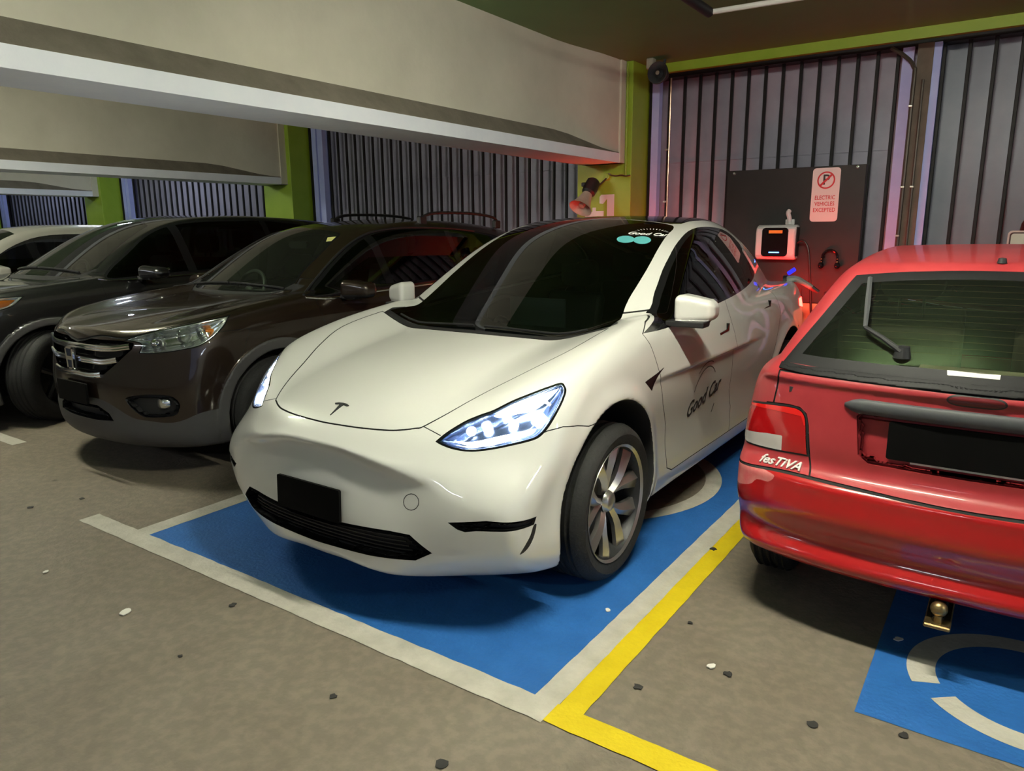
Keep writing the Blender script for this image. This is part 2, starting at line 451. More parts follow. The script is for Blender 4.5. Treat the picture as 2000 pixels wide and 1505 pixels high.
def csmooth(P, n=5):
    """closed Catmull-Rom; a repeated point is a sharp corner"""
    P = [np.array(p, float) for p in P]; m = len(P); out = []
    for i in range(m):
        a, b, c, d = P[i - 1], P[i], P[(i + 1) % m], P[(i + 2) % m]
        if np.linalg.norm(b - c) < 1e-9: continue
        if np.linalg.norm(a - b) < 1e-9: a = b
        if np.linalg.norm(c - d) < 1e-9: d = c
        for k in range(n):
            t = k / n
            out.append(.5 * (2 * b + (c - a) * t + (2 * a - 5 * b + 4 * c - d) * t * t + (3 * b - a - 3 * c + d) * t ** 3))
    return out
class Car:
    """a vehicle standing at `off`; its surface function works in its own coordinates"""
    def __init__(s, root, off): s.root = root; s.off = np.array(off, float); s.f = None
    def hit(s, pix):
        """surface points under photograph positions (world rays against the real body)"""
        C = CAM - s.off; out = []
        D = np.array([ray(u, v) for u, v in pix]); D /= np.linalg.norm(D, axis=1)[:, None]
        t = np.linspace(.8, 13, 2600)
        for d in D:
            P = C + t[:, None] * d; F = s.f(P[:, 0], P[:, 1], P[:, 2]); k = np.nonzero(F < 0)[0]
            if len(k) == 0 or k[0] == 0: out.append(P[np.argmin(F)]); continue
            a, b = t[k[0] - 1], t[k[0]]
            for _ in range(25):
                m = (a + b) / 2; p = C + m * d
                if s.f(p[:1], p[1:2], p[2:3])[0] < 0: b = m
                else: a = m
            out.append(C + b * d)
        return np.array(out)
    def onside(s, y, z, x0=1.3):
        """x of the body side at (y,z)"""
        y = np.atleast_1d(np.asarray(y, float)); z = np.atleast_1d(np.asarray(z, float)); t = np.linspace(x0, 0, 700); out = []
        for a, b in zip(y, z):
            F = s.f(t, np.full_like(t, a), np.full_like(t, b)); k = np.nonzero(F < 0)[0]
            out.append(t[k[0]] if len(k) else 0.5)
        return np.array(out)
    def ontop(s, x, y, z0=1.9):
        x = np.atleast_1d(np.asarray(x, float)); y = np.atleast_1d(np.asarray(y, float)); t = np.linspace(z0, 0.1, 1200); out = []
        for a, b in zip(x, y):
            F = s.f(np.full_like(t, a), np.full_like(t, b), t); k = np.nonzero(F < 0)[0]
            out.append(t[k[0]] if len(k) else 0.5)
        return np.array(out)
    def onfront(s, x, z, y0=-.3):
        x = np.atleast_1d(np.asarray(x, float)); z = np.atleast_1d(np.asarray(z, float)); t = np.linspace(y0, 1.2, 1200); out = []
        for a, b in zip(x, z):
            F = s.f(np.full_like(t, a), t, np.full_like(t, b)); k = np.nonzero(F < 0)[0]
            out.append(t[k[0]] if len(k) else 0.5)
        return np.array(out)
def car_sdf(p):
    H0 = spl(p['top']); FB = spl(p['front']); FR = spl(p.get('front_out', p['front'])); PL = spl(p['plan']); SE = spl(p['section'])
    HR = spl(p['roof']); GB = spl(p['belt'])
    a2, a4 = p['nose']; b2, b4 = p['tail']; L = p['length']; ws = p.get('ws_curve', .25)
    tum, tum2 = p['tumble']; zb = p['belt_z']; zbot = p['bottom']
    FAT = spl(p['fat']) if 'fat' in p else None
    RZ = spl(p.get('rear', [(0, .05), (.5, 0), (1.0, .03), (1.4, .1)]))
    def f(x, y, z):
        X = np.abs(x); X2 = X * X
        pl = a2 * X2 + a4 * X2 * X2; dp = 2 * a2 * X + 4 * a4 * X2 * X
        yn = y - pl
        w = 1 - sstep(*p.get('beak', (.25, .62)), X)
        H = H0(yn) + p['bulge'] * sstep(*p['bulge_x'], X) * (1 - sstep(*p['bulge_y'], y)) * sstep(-.1, .25, yn)
        if 'droop' in p: H = H - p['droop'] * sstep(.15, .55, X) * sstep(.10, -.03, yn)
        top = (z - H) / p.get('topn', 1.1)
        Wd = PL(y) + SE(z)
        for (ya, za, ra) in p['arches']:
            r = np.sqrt((y - ya) ** 2 + (z - za) ** 2)
            Wd = Wd + p['flare'] * np.exp(-((r - ra - .01) / p.get('flare_w', .06)) ** 2)
            if 'clad' in p: Wd = Wd + p['clad'][1] * (1 - sstep(ra + p['clad'][0] - .006, ra + p['clad'][0] + .006, r))
        side = X - Wd
        Fy = w * FB(z + p.get('crease', 0.0) * sstep(.08, .55, X)) + (1 - w) * FR(z)
        plf = pl * (1 - FAT(z)) if FAT else pl; front = (Fy + plf - y) / np.sqrt(1 + dp * dp)
        rear = (y - (L - b2 * X2 - b4 * X2 * X2) + RZ(z)) / 1.1
        g = smax(top, side, p.get('k_shoulder', .10))
        kf = p.get('k_nose', (.02, .10)); kk = kf[0] * w + kf[1] * (1 - w)
        g2 = smax(top, front, kk)
        g = smax(g, smax(front, side, p.get('k_corner', .14)), kk)
        g = smax(g, rear, .10)
        g = smax(g, zbot - z, .03)
        # cabin
        yg = y - ws * X2
        hr = (z - (HR(yg) - p['crown'] * X2)) / 1.12
        dz = np.maximum(z - zb, -.3)
        gs = (X - (GB(y) - tum * dz - tum2 * dz * dz)) / 1.08
        c = smax(hr, gs, p.get('k_roof', .09))
        c = smax(c, zb - p.get('cab_low', .25) - z, .02)
        g = smin(g, c, p.get('k_belt', .025))
        for (ya, za, ra) in p['arches']:
            r = np.sqrt((y - ya) ** 2 + (z - za) ** 2)
            g = smax(g, -np.maximum(r - ra, p.get('well_x', .52) - X), .010)
        for ins in p.get('insets', []):
            g = ins(g, x, y, z)
        return g
    return f
def inset_xz(poly, d, k=.008, ymax=.9, sym=True):
    """sink an outline drawn on the front (x,z) by d"""
    P = np.array(poly, float); lo, hi = P.min(0) - .1, P.max(0) + .1
    def ins(g, x, y, z):
        X = np.abs(x) if sym else x
        m = (X > lo[0]) & (X < hi[0]) & (z > lo[1]) & (z < hi[1]) & (y < ymax) & (np.abs(g) < d + .15)
        if not m.any(): return g
        gm = g[m]; s = polysd(X[m], z[m], P)
        out = g.copy(); out[m] = smax(gm, -np.maximum(s, -(gm + d)), k); return out
    return ins
# ------------------------------------------------------------------ wheels and other car fittings
def make_wheel(parent, c, R, width, rim, side, style, m_rim, steer=0.0, cover=None):
    """rim (part) with tyre, spokes, hub cap (sub-parts); the axle is local x, `side` = +1/-1 points outward"""
    s = side; w = width / 2
    mb = MB()
    mb.lathe([(rim * .97, s * (w - .015)), (rim, s * (w - .006)), (rim * .985, s * (w - .012)), (rim * .95, s * (w - .03)), (rim * .90, s * (w - .10)), (rim * .88, -s * w * .8), (rim * .95, -s * w)], 48, 'x')
    rimo = mb.build('wheel', m_rim, parent)
    rimo.location = c; rimo.rotation_euler = (0, 0, steer)
    prof = [(rim * .985, s * (w - .012)), (rim + .010, s * (w - .004)), (rim + .03, s * (w + .002)), ((rim + R) / 2, s * (w + .006)), (R - .035, s * (w + .001)), (R - .016, s * (w - .014)), (R - .005, s * (w - .034))]
    for t in (.55, .18, -.18, -.55):
        q = w * t * s
        prof += [(R - .001, q + s * .012), (R - .010, q + s * .006), (R - .010, q - s * .006), (R - .001, q - s * .012)]
    prof += [(R - .005, -s * (w - .034)), (R - .016, -s * (w - .014)), (R - .035, -s * w), (rim, -s * w)]
    MB().lathe(prof, 64, 'x').build('tyre', MT['rubber'], rimo)
    MB().lathe([(.0, s * (w - .13)), (rim * .88, s * (w - .13))], 32, 'x').build('brake_disc', MT['disc'] if style != 'dark' else MT['black'], rimo)
    if style == 'blades':
        n = 5
        for k in range(n):
            for j, da in enumerate((-1, 1)):
                a0 = 2 * math.pi * k / n + .5
                rows = []
                for t in np.linspace(0, 1, 7):
                    r = rim * (.14 + .83 * t); ctr = a0 + da * (.16 + .20 * t) * min(1, .3 + t)
                    hw = rim * (.055 + .115 * t ** 1.4); d = s * (w - .02 - .030 * (1 - t) ** 2 - .004)
                    e = hw / r
                    rows.append([(d - s * .014, r, ctr - e), (d, r, ctr - e * .15 * da), (d - s * .020, r, ctr + e)])
                V = [(x, r * math.cos(a), r * math.sin(a)) for row in rows for x, r, a in row]; m = len(V)
                V += [(x - s * .02, y, z) for x, y, z in V]; F = []
                for i in range(6):
                    for q in range(2):
                        F.append((i * 3 + q, i * 3 + q + 1, i * 3 + q + 4, i * 3 + q + 3))
                    for q in (0, 2):
                        F.append((i * 3 + q, i * 3 + q + 3, m + i * 3 + q + 3, m + i * 3 + q))
                MB().add(V, F).build('spoke', cover or m_rim, rimo, sharp=.3)
        MB().lathe([(rim * .955, s * (w - .012)), (rim * 1.0, s * (w - .002)), (rim * 1.005, s * (w - .006))], 48, 'x').build('rim_ring', cover or m_rim, rimo)
        MB().lathe([(.0, s * (w - .028)), (rim * .12, s * (w - .030)), (rim * .155, s * (w - .036)), (rim * .19, s * (w - .055))], 28, 'x').build('hub_cap', cover or m_rim, rimo)
    else:
        n = 7 if style != 'dark' else 5
        for k in range(n):
            a0 = 2 * math.pi * k / n + .2; rows = []
            for t in np.linspace(0, 1, 5):
                r = rim * (.12 + .85 * t); e = rim * (.075 + .02 * t) / r * (1.0 if t > 0 else .8)
                d = s * (w - .03 - .02 * (1 - t)); rows.append([(d - s * .01, r, a0 - e), (d, r, a0), (d - s * .01, r, a0 + e)])
            V = [(x, r * math.cos(a), r * math.sin(a)) for row in rows for x, r, a in row]; m = len(V)
            V += [(x - s * .03, y, z) for x, y, z in V]; F = []
            for i in range(4):
                for q in range(2): F.append((i * 3 + q, i * 3 + q + 1, i * 3 + q + 4, i * 3 + q + 3))
                for q in (0, 2): F.append((i * 3 + q, i * 3 + q + 3, m + i * 3 + q + 3, m + i * 3 + q))
            MB().add(V, F).build('spoke', m_rim, rimo, sharp=.5)
        MB().lathe([(.0, s * (w - .03)), (rim * .14, s * (w - .032)), (rim * .19, s * (w - .05))], 24, 'x').build('hub_cap', m_rim, rimo)
    return rimo
def make_seat(parent, x, y, z, face=-1, m=None, scale=1.0, head=True):
    """car seat facing -y (face=-1): cushion, backrest and head restraint in one cover"""
    mb = MB(); f = face
    mb.prism([(y + f * .26, z), (y + f * .25, z + .12), (y - f * .22, z + .10), (y - f * .25, z)], x - .24, x + .24, 'x')
    back = [(y - f * .20, z + .08), (y - f * .30, z + .10), (y - f * .45, z + .62), (y - f * .42, z + .68), (y - f * .36, z + .66), (y - f * .30, z + .4)]
    mb.prism(back, x - .22, x + .22, 'x')
    o = mb.build('seat', m or MT['seat'], parent)
    b = o.modifiers.new('round', 'BEVEL'); b.width = .03; b.segments = 3
    if head:
        mh = MB(); mh.prism(rrect(x - .13, x + .13, z + .71, z + .90, .06), y - f * .50, y - f * .40, 'y')
        mh.tube([(x - .05, y - f * .44, z + .6), (x - .05, y - f * .45, z + .72)], .007, 6); mh.tube([(x + .05, y - f * .44, z + .6), (x + .05, y - f * .45, z + .72)], .007, 6)
        h = mh.build('head_restraint', m or MT['seat'], o)
    return o
def make_steering(parent, c, r=.185, tilt=.45, m=None):
    mb = MB(); V = []
    ring = [(c[0] + r * math.cos(a), c[1] + r * math.sin(a) * math.sin(tilt) , c[2] + r * math.sin(a) * math.cos(tilt)) for a in np.linspace(0, 2 * math.pi, 33)[:-1]]
    mb.tube(ring, .016, 8, closed=True)
    for a in (0.1, math.pi - .1, -math.pi / 2):
        mb.tube([c, (c[0] + r * math.cos(a), c[1] + r * math.sin(a) * math.sin(tilt), c[2] + r * math.sin(a) * math.cos(tilt))], .015, 6)
    mb.sphere(c, (.06, .03, .05), 12, 8)
    mb.tube([c, (c[0], c[1] - .25, c[2] - .12)], .03, 8)
    return mb.build('steering_wheel', m or MT['black'], parent)

# ------------------------------------------------------------------ a full car body cut into panels
EX, EY, EZ = np.eye(3)
FLIPX = np.array([-1.0, 1, 1])
def symloop(half): return list(half) + [np.array(p) * FLIPX for p in list(half)[::-1][1:-1]]
class Body:
    """carries the uncut rest of a body while panels are taken from it"""
    def __init__(s, car, P, lo, hi, h):
        s.car = car; s.root = car.root; s.P = P; s.gaps = []; s.S = nets(car.f, lo, hi, h); s.full = s.S; s.line = []
    def take(s, reg, fine=1, gap=None):
        if gap:
            a, r = s.S.split(reg.grown(-gap / 2) if isinstance(reg, Reg) else (lambda V, N: reg(V, N) + gap / 2), fine)
            band, r = r.split(reg.grown(gap / 2) if isinstance(reg, Reg) else (lambda V, N: reg(V, N) - gap / 2), 0); s.gaps.append(band); s.S = r; return a
        a, s.S = s.S.split(reg, fine); return a
    def pair(s, reg, fine=1, gap=None): return [s.take(r, fine, gap) for r in (reg, reg.mirror())]
    def shut(s, pts, axis, w=.005, depth=None, sym=True):
        for sg in ((1, -1) if sym else (1,)):
            m = np.array([sg, 1, 1.0]); P3 = np.array(pts, float) * m; ax = np.array(axis, float) * m; ax /= np.linalg.norm(ax)
            u = np.cross([0, 0, 1.0], ax) if abs(ax[2]) < .9 else np.array([1.0, 0, 0]); u = u - ax * (u @ ax); u /= np.linalg.norm(u); v = np.cross(ax, u)
            q = np.stack([P3 @ u, P3 @ v], 1); c = P3.mean(0); lo, hi = q.min(0) - .05, q.max(0) + .05
            def g(V, N=None):
                p = np.stack([V @ u, V @ v], 1); out = np.full(len(V), .1)
                k = (p > lo).all(1) & (p < hi).all(1)
                if N is not None: k &= (N @ ax) > .05
                if depth: k &= np.abs((V - c) @ ax) < depth
                pk = p[k]; d = np.full(len(pk), 1e9)
                for a, b in zip(q[:-1], q[1:]):
                    e = b - a; t = np.clip(((pk - a) @ e) / (e @ e + 1e-12), 0, 1); d = np.minimum(d, np.linalg.norm(pk - a - t[:, None] * e, axis=1))
                out[k] = d - w / 2; return out
            S = s.S.compact(); S = S.refine(g(S.V, S.N), .014); S = S.refine(g(S.V, S.N), .007)
            band, s.S = S.split(g, 0); s.gaps.append(band)
    def basics(s, arches, under_z, paint, clad=None, clad_mat=None):
        def well(V, N=None):
            g = np.full(len(V), .1)
            for ya, za, ra in arches:
                r = np.sqrt((V[:, 1] - ya) ** 2 + (V[:, 2] - za) ** 2); g = np.minimum(g, np.where(np.abs(V[:, 0]) > s.P.get('well_x', .52) - .07, r - ra - .006, .1))
            return g
        wells = s.take(well, 1)
        for sg in (1, -1):
            a, _ = wells.split(lambda V, N: -sg * V[:, 0]); m = sum(q[0] for q in arches) / 2
            for b in a.split(lambda V, N: V[:, 1] - m):
                if len(b.T): b.obj('wheel_arch_liner', MT['liner'], s.root)
        un = s.take(lambda V, N: V[:, 2] - under_z); un.obj('underbody', MT['black'], s.root)
        if clad:
            for ya, za, ra in arches:
                for sg in (1, -1):
                    c = s.take(lambda V, N: np.where((V[:, 0] * sg > .5) & (N[:, 0] * sg > .2), np.sqrt((V[:, 1] - ya) ** 2 + (V[:, 2] - za) ** 2) - ra - clad, .1), 1)
                    if len(c.T): c.obj('wheel_arch_trim', clad_mat, s.root)
    def windscreen(s, half, m, axis=(0, -.5, .86), name='windscreen', rim=None):
        reg = Reg(csmooth(symloop(half), 4), axis, None, .05); w = s.take(reg, 1)
        if rim:
            w, r = w.split(reg.grown(-rim), 1); r.obj(name + '_seal', MT['gloss_black'], s.root)
        s.ws = w; return w.obj(name, m, s.root)
    def sides(s, dlo, bars, m, trim, rim=.016):
        """side glass: outline split by upright pillars given as (y at belt, y per metre height, width)"""
        reg = Reg(csmooth(dlo, 4), EX, .4, .12)
        for d, rg in zip(s.pair(reg, 1), (reg, reg.mirror())):
            inn, r = d.split(rg.grown(-rim), 1); frames = [r]; rest = inn; z0 = float(np.mean([p[2] for p in dlo]))
            for y, k, w in bars:
                a, rest = rest.split(lambda V, N: V[:, 1] - (y + k * (V[:, 2] - z0)), 1); b, rest = rest.split(lambda V, N: V[:, 1] - (y + w + k * (V[:, 2] - z0)), 1)
                frames.append(b)
                if len(a.T): a.obj('side_window', m, s.root)
            if len(rest.T): rest.obj('side_window', m, s.root)
            merge([f for f in frames if len(f.T)]).obj('window_frame', trim, s.root)
    def lamp(s, pts, axis, lens, bowl, name, depth=.05, rim=.006, fine=2):
        reg = Reg(csmooth(pts, 4), axis, .7, -.1); out = []
        for lp, rg, sg in zip(s.pair(reg, fine), (reg, reg.mirror()), (1, -1)):
            inn, r = lp.split(rg.grown(-rim), 1); L = inn.obj(name, lens, s.root)
            if len(r.T): r.obj('lens_rim', MT['gloss_black'], L)
            g = rg.grown(-rim)(inn.V, inn.N); dep = depth * sstep(0, depth * .8, -g) + .002
            tri_obj('lamp_bowl', inn.V - inn.N * dep[:, None], inn.T, bowl, L); out.append((L, inn, sg))
        return out
    def finish(s, paint, lining_z=.6, name='body_shell'):
        g = [b for b in s.gaps if len(b.T)]
        if g: merge(g).obj('shut_lines', MT['gap'], s.root, -.004)
        a, _ = merge([s.S] + s.line).split(lambda V, N: lining_z - V[:, 2]); a.obj('cabin_lining', MT['lining'], s.root, -.035)
        return s.S.obj(name, paint, s.root)
def rounded_mirror(root, car, c, half, m, base_m, name='door_mirror', r=.03, arm=None):
    """a pair of door mirrors; c, half in |x| coordinates"""
    def f(x, y, z):
        X = np.abs(x); t = np.clip((X - c[0] + half[0]) / (2 * half[0]), 0, 1)
        hz = half[2] * (1 - .28 * t ** 1.6); qx = np.abs(X - c[0]) - half[0] + r; qy = np.abs(y - c[1] - .04 * t) - half[1] * (1 - .2 * t) + r; qz = np.abs(z - c[2] + .008 * t) - hz + r
        d = np.sqrt(np.maximum(qx, 0) ** 2 + np.maximum(qy, 0) ** 2 + np.maximum(qz, 0) ** 2) + np.minimum(np.maximum(qx, np.maximum(qy, qz)), 0) - r
        a = np.maximum(np.maximum(np.abs(y - c[1]) - .035, np.abs(z - (c[2] - half[2] + .01)) - .016), np.maximum(X - c[0], c[0] - half[0] - .11 - X))
        return smin(d, a, .012)
    M = nets(f, (0, c[1] - .2, c[2] - .2), (c[0] + half[0] + .06, c[1] + .24, c[2] + .2), .011)
    for sg in (1, -1):
        a, _ = M.split(lambda V, N: -V[:, 0] * sg); lo_, up_ = a.split(lambda V, N: V[:, 2] - (c[2] - half[2] * .55))
        o = up_.obj(name, m, root); lo_.obj('mirror_base', base_m, o)
        MB().prism(rrect(sg * c[0] - half[0] * .75, sg * c[0] + half[0] * .75, c[2] - half[2] * .6, c[2] + half[2] * .6, .02), c[1] + half[1] * .75, c[1] + half[1] + .022, 'y').build('mirror_glass', MT['chrome'], o)
# ------------------------------------------------------------------ ceiling lamps (fluorescent battens on the soffit)
MT['lamp_case'] = mat('lamp_case_white', (.7, .7, .68), .5)
def batten(x, y, z, along, power, col, label, length=1.2):
    root = empty('ceiling_lamp', (x, y, z)); tag(root, label, 'lamp')
    a = (length / 2, .05) if along == 'x' else (.05, length / 2)
    MB().box((-a[0], -a[1], -.05), (a[0], a[1], 0), .006).build('lamp_body', MT['lamp_case'], root)
    m = mat('lamp_tube_glow', (1, 1, 1), .5, emit=col, estr=power)
    e = length / 2 - .03
    for d in (-.025, .025):
        p = [(-e, d, -.068), (e, d, -.068)] if along == 'x' else [(d, -e, -.068), (d, e, -.068)]
        MB().tube(p, .014, 10).build('tube', m, root)
WARM = (1.0, .965, .80); NEUT = (.86, .91, 1.0); COOL = (.72, .80, 1.0)
CZ = 3.10
BX = [-1.24, -6.31, -11.40, -16.5]           # beam centres
LAMPS = [(1.6, .12, 'x', 285, WARM, 'ceiling batten lamp between the white electric car and the red hatchback'), (-3.8, .1, 'x', 180, WARM, 'ceiling batten lamp between the brown and the black car'),
         (-8.8, .0, 'x', 170, WARM, 'ceiling batten lamp in the far bay beyond the black car'), (6.3, .0, 'x', 200, WARM, 'ceiling batten lamp in the bay right of the red hatchback'),
         (1.6, -5.6, 'x', 62, NEUT, 'ceiling batten lamp over the aisle opposite the white car'), (-3.6, -5.6, 'x', 62, NEUT, 'ceiling batten lamp over the aisle opposite the brown car'), (-9.0, -5.6, 'x', 62, NEUT, 'ceiling batten lamp over the far aisle'),
         (-9.0, 3.9, 'x', 40, COOL, 'added cool lamp hidden by the beam near the fence behind the black car'), (-14.0, 3.9, 'x', 60, COOL, 'added cool lamp hidden by the beam near the fence at the far end')]  # both cool battens are added, out of view, to blue the far fence
for x, y, al, pw, c, lb in LAMPS: batten(x, y, CZ, al, pw, c, lb)

# ------------------------------------------------------------------ floor, ceiling, wall, beams, columns
def floor_mat():
    m = noise_mat('bare_concrete_floor', (.165, .137, .102), (.215, .184, .142), 1.3, .62, .3, 60, 9, c3=(.19, .16, .122), spec=.35)
    nt = m.node_tree; b = nt.nodes['Principled BSDF']; src = [n for n in nt.nodes if n.type == 'MAPPING'][0].outputs[0]
    base = b.inputs['Base Color'].links[0].from_socket
    n = nt.nodes.new('ShaderNodeTexNoise'); n.inputs['Scale'].default_value = 22; n.inputs['Detail'].default_value = 8; nt.links.new(src, n.inputs['Vector'])
    r = nt.nodes.new('ShaderNodeValToRGB'); r.color_ramp.elements[0].position = .42; r.color_ramp.elements[1].position = .62
    r.color_ramp.elements[0].color = (.88, .88, .88, 1); r.color_ramp.elements[1].color = (1.08, 1.07, 1.06, 1)
    nt.links.new(n.outputs['Fac'], r.inputs[0])
    mx = nt.nodes.new('ShaderNodeMix'); mx.data_type = 'RGBA'; mx.blend_type = 'MULTIPLY'; mx.inputs[0].default_value = 1
    nt.links.new(base, mx.inputs[6]); nt.links.new(r.outputs[0], mx.inputs[7])
    v = nt.nodes.new('ShaderNodeTexVoronoi'); v.inputs['Scale'].default_value = 2.3; nt.links.new(src, v.inputs['Vector'])
    r2 = nt.nodes.new('ShaderNodeValToRGB'); r2.color_ramp.elements[0].position = .02; r2.color_ramp.elements[1].position = .05
    r2.color_ramp.elements[0].color = (.35, .33, .30, 1); r2.color_ramp.elements[1].color = (1, 1, 1, 1); nt.links.new(v.outputs['Distance'], r2.inputs[0])
    m2 = nt.nodes.new('ShaderNodeMix'); m2.data_type = 'RGBA'; m2.blend_type = 'MULTIPLY'; m2.inputs[0].default_value = .8
    nt.links.new(mx.outputs[2], m2.inputs[6]); nt.links.new(r2.outputs[0], m2.inputs[7]); nt.links.new(m2.outputs[2], b.inputs['Base Color'])
    return m
MT['floor'] = floor_mat()
MT['ceil'] = noise_mat('olive_green_ceiling_paint', (.15, .265, .105), (.175, .30, .12), .8, .6)
MT['green'] = noise_mat('lime_green_paint', (.27, .42, .03), (.33, .48, .045), 3, .45)
MT['concrete_cream'] = noise_mat('cream_painted_concrete', (.62, .59, .48), (.70, .665, .545), 2.2, .7, .12, 30)
MT['concrete_white'] = noise_mat('white_edge_cool_light_tint', (.82, .86, .94), (.88, .91, .97), 5, .6, .1, 30)  # white flange edge, with the blue of cool light mixed into its colour
MT['ledge'] = noise_mat('dusty_concrete_ledge', (.155, .135, .105), (.215, .19, .15), 7, .9, .3, 60)
def sheet_mat(name, c1, c2):
    return noise_mat(name, c1, c2, 1.7, .42, .18, 3.2, 7, metal=.10)
MT['sheet'] = sheet_mat('galvanised_sheet', (.27, .265, .34), (.38, .37, .46))
MT['sheet2'] = sheet_mat('grey_sheet', (.17, .19, .24), (.23, .24, .29))
MT['bar'] = mat('black_fence_bar', (.010, .009, .010), .5, .0, spec=.25)
MT['post_blue'] = noise_mat('post_blue_light_tint', (.42, .48, .92), (.50, .56, .98), 6, .5)  # the bluish light falling on these posts is put into their colour
MT['post_brown'] = noise_mat('rusty_brown_post', (.10, .075, .055), (.17, .125, .09), 5, .6)
def struct(o): o['kind'] = 'structure'; return o
struct(MB().box((-20, -9, -.2), (8.5, 6.2, 0)).build('floor', MT['floor']))
struct(MB().box((-20, -9, CZ), (8.5, 6.2, CZ + .2)).build('ceiling', MT['ceil']))
struct(MB().box((-20, 5.42, 0), (1.42, 5.5, CZ)).build('wall_back', MT['sheet']))
struct(MB().box((1.42, 5.42, 0), (8.5, 5.5, CZ)).build('wall_back_side', MT['sheet2']))
MT['far'] = mat('far_wall_paint', (.30, .30, .26), .8)
struct(MB().box((-20.2, -9, 0), (-20, 6.2, CZ)).build('wall_left', MT['far']))
struct(MB().box((8.5, 2.6, 0), (8.7, 6.2, CZ)).build('wall_right', MT['far']))       # the open ramp lies in front of it
struct(MB().box((-20, -9.2, 0), (8.5, -9, CZ)).build('wall_front', MT['far']))
struct(MB().box((-20, 5.20, 3.015), (8.5, 5.42, CZ)).build('trim_1', MT['green']))
struct(MB().box((-20, 5.26, 2.975), (8.5, 5.40, 3.015)).build('trim_2', MT['bar']))
# horizontal lap of the sheeting
for k, (xa, xb) in enumerate(((-.98, 1.42), (-6.0, -1.6))):
    struct(MB().box((xa, 5.405, 2.185), (xb, 5.425, 2.20)).build('trim_%d' % (3 + k), MT['sheet']))

def beam(cx, k):
    root = empty('trim_%d' % (10 + k), (cx, 0, 2.165)); root['kind'] = 'structure'
    hw = .21; wb = .095; y0, y1, ya, yb = -9.0, 4.93, 3.75, 4.72
    zt = CZ - 2.165
    # bottom flange with white edges
    MB().box((-hw, y0, 0), (hw, y1, .09)).build('flange', MT['concrete_white'], root)
    for s in (1, -1):
        rows = []
        for y in (y0, ya, ya + .25 * (yb - ya), ya + .5 * (yb - ya), ya + .75 * (yb - ya), yb, y1):
            t = min(1, max(0, (y - ya) / (yb - ya))); t = t * t * (3 - 2 * t)
            xw = wb + (hw - .012 - wb) * t
            zl = .215 + (.10 - .215) * t
            rows.append([(s * hw, y, .09), (s * xw, y, zl), (s * xw, y, zt)])
        V = sum(rows, []); Fl = []; Fw = []
        for i in range(len(rows) - 1):
            Fl.append((i * 3, i * 3 + 1, i * 3 + 4, i * 3 + 3)); Fw.append((i * 3 + 1, i * 3 + 2, i * 3 + 5, i * 3 + 4))
        a = MB(); a.add(V, Fl, True); a.build('ledge', MT['ledge'], root)
        a = MB(); a.add(V, Fw, True); a.build('web', MT['concrete_cream'], root)
    MB().box((-hw - .008, 4.80, .0), (hw + .008, 4.95, zt)).build('end_block', MT['concrete_cream'], root)
for k, bx in enumerate(BX): beam(bx, k)
for k, bx in enumerate(BX):
    struct(MB().box((bx - .31, 4.90, 0), (bx + .29, 5.44, CZ), .004).build('trim_%d' % (20 + k), MT['green']))

# ------------------------------------------------------------------ fences of upright bars in front of the sheeting
bar_me = None
def fence(name_label, xs, post_xs):
    global bar_me
    root = empty('bar_fence', (xs[0], 5.30, 0)); tag(root, name_label, 'fence')
    for x in xs:
        if bar_me is None:
            o = MB().box((-.014, -.014, 0), (.014, .014, 2.98), .004).build('bar', MT['bar'], root); bar_me = o.data
        else: o = link_mesh('bar', bar_me, None, root)
        o.location = (x - xs[0], 0, 0)
    for xa, xb, m, ya in post_xs:
        o = MB().box((xa - xs[0], ya, 0), (xb - xs[0], .03, 2.98)).build('post', m, root)
    return root
st = .1545
B1 = [-.74 + st * i for i in range(14)]
fence('black upright bars between the nearest green column and the brown post, behind the charger board', B1,
      [(-.93, -.905, MT['bar'], -.06), (-.905, -.83, MT['post_blue'], -.05), (1.30, 1.385, MT['post_blue'], -.02)])  # blue strip by the brown post stands in for light on the sheeting
B2 = [1.60 + .175 * i for i in range(26)]
fence('black upright bars right of the brown post, above the red hatchback', B2, [(1.53, 1.585, MT['post_blue'], -.06)])
B3 = [-5.66 + .163 * i for i in range(25)]
fence('black upright bars between the two nearest green columns, behind the brown car', B3, [(-6.0, -5.96, MT['bar'], -.07), (-5.955, -5.87, MT['post_blue'], -.06), (-5.84, -5.74, MT['post_blue'], -.06)])
B4 = [-10.75 + .163 * i for i in range(25)]
fence('black upright bars between the second and third green columns, behind the black car', B4, [(-11.08, -11.04, MT['bar'], -.07), (-11.03, -10.94, MT['post_blue'], -.06), (-10.91, -10.82, MT['post_blue'], -.06)])
B5 = [-15.85 + .163 * i for i in range(25)]
fence('black upright bars beyond the third green column at far left', B5, [(-16.18, -16.13, MT['bar'], -.07), (-16.12, -16.03, MT['post_blue'], -.06), (-16.0, -15.91, MT['post_blue'], -.06)])
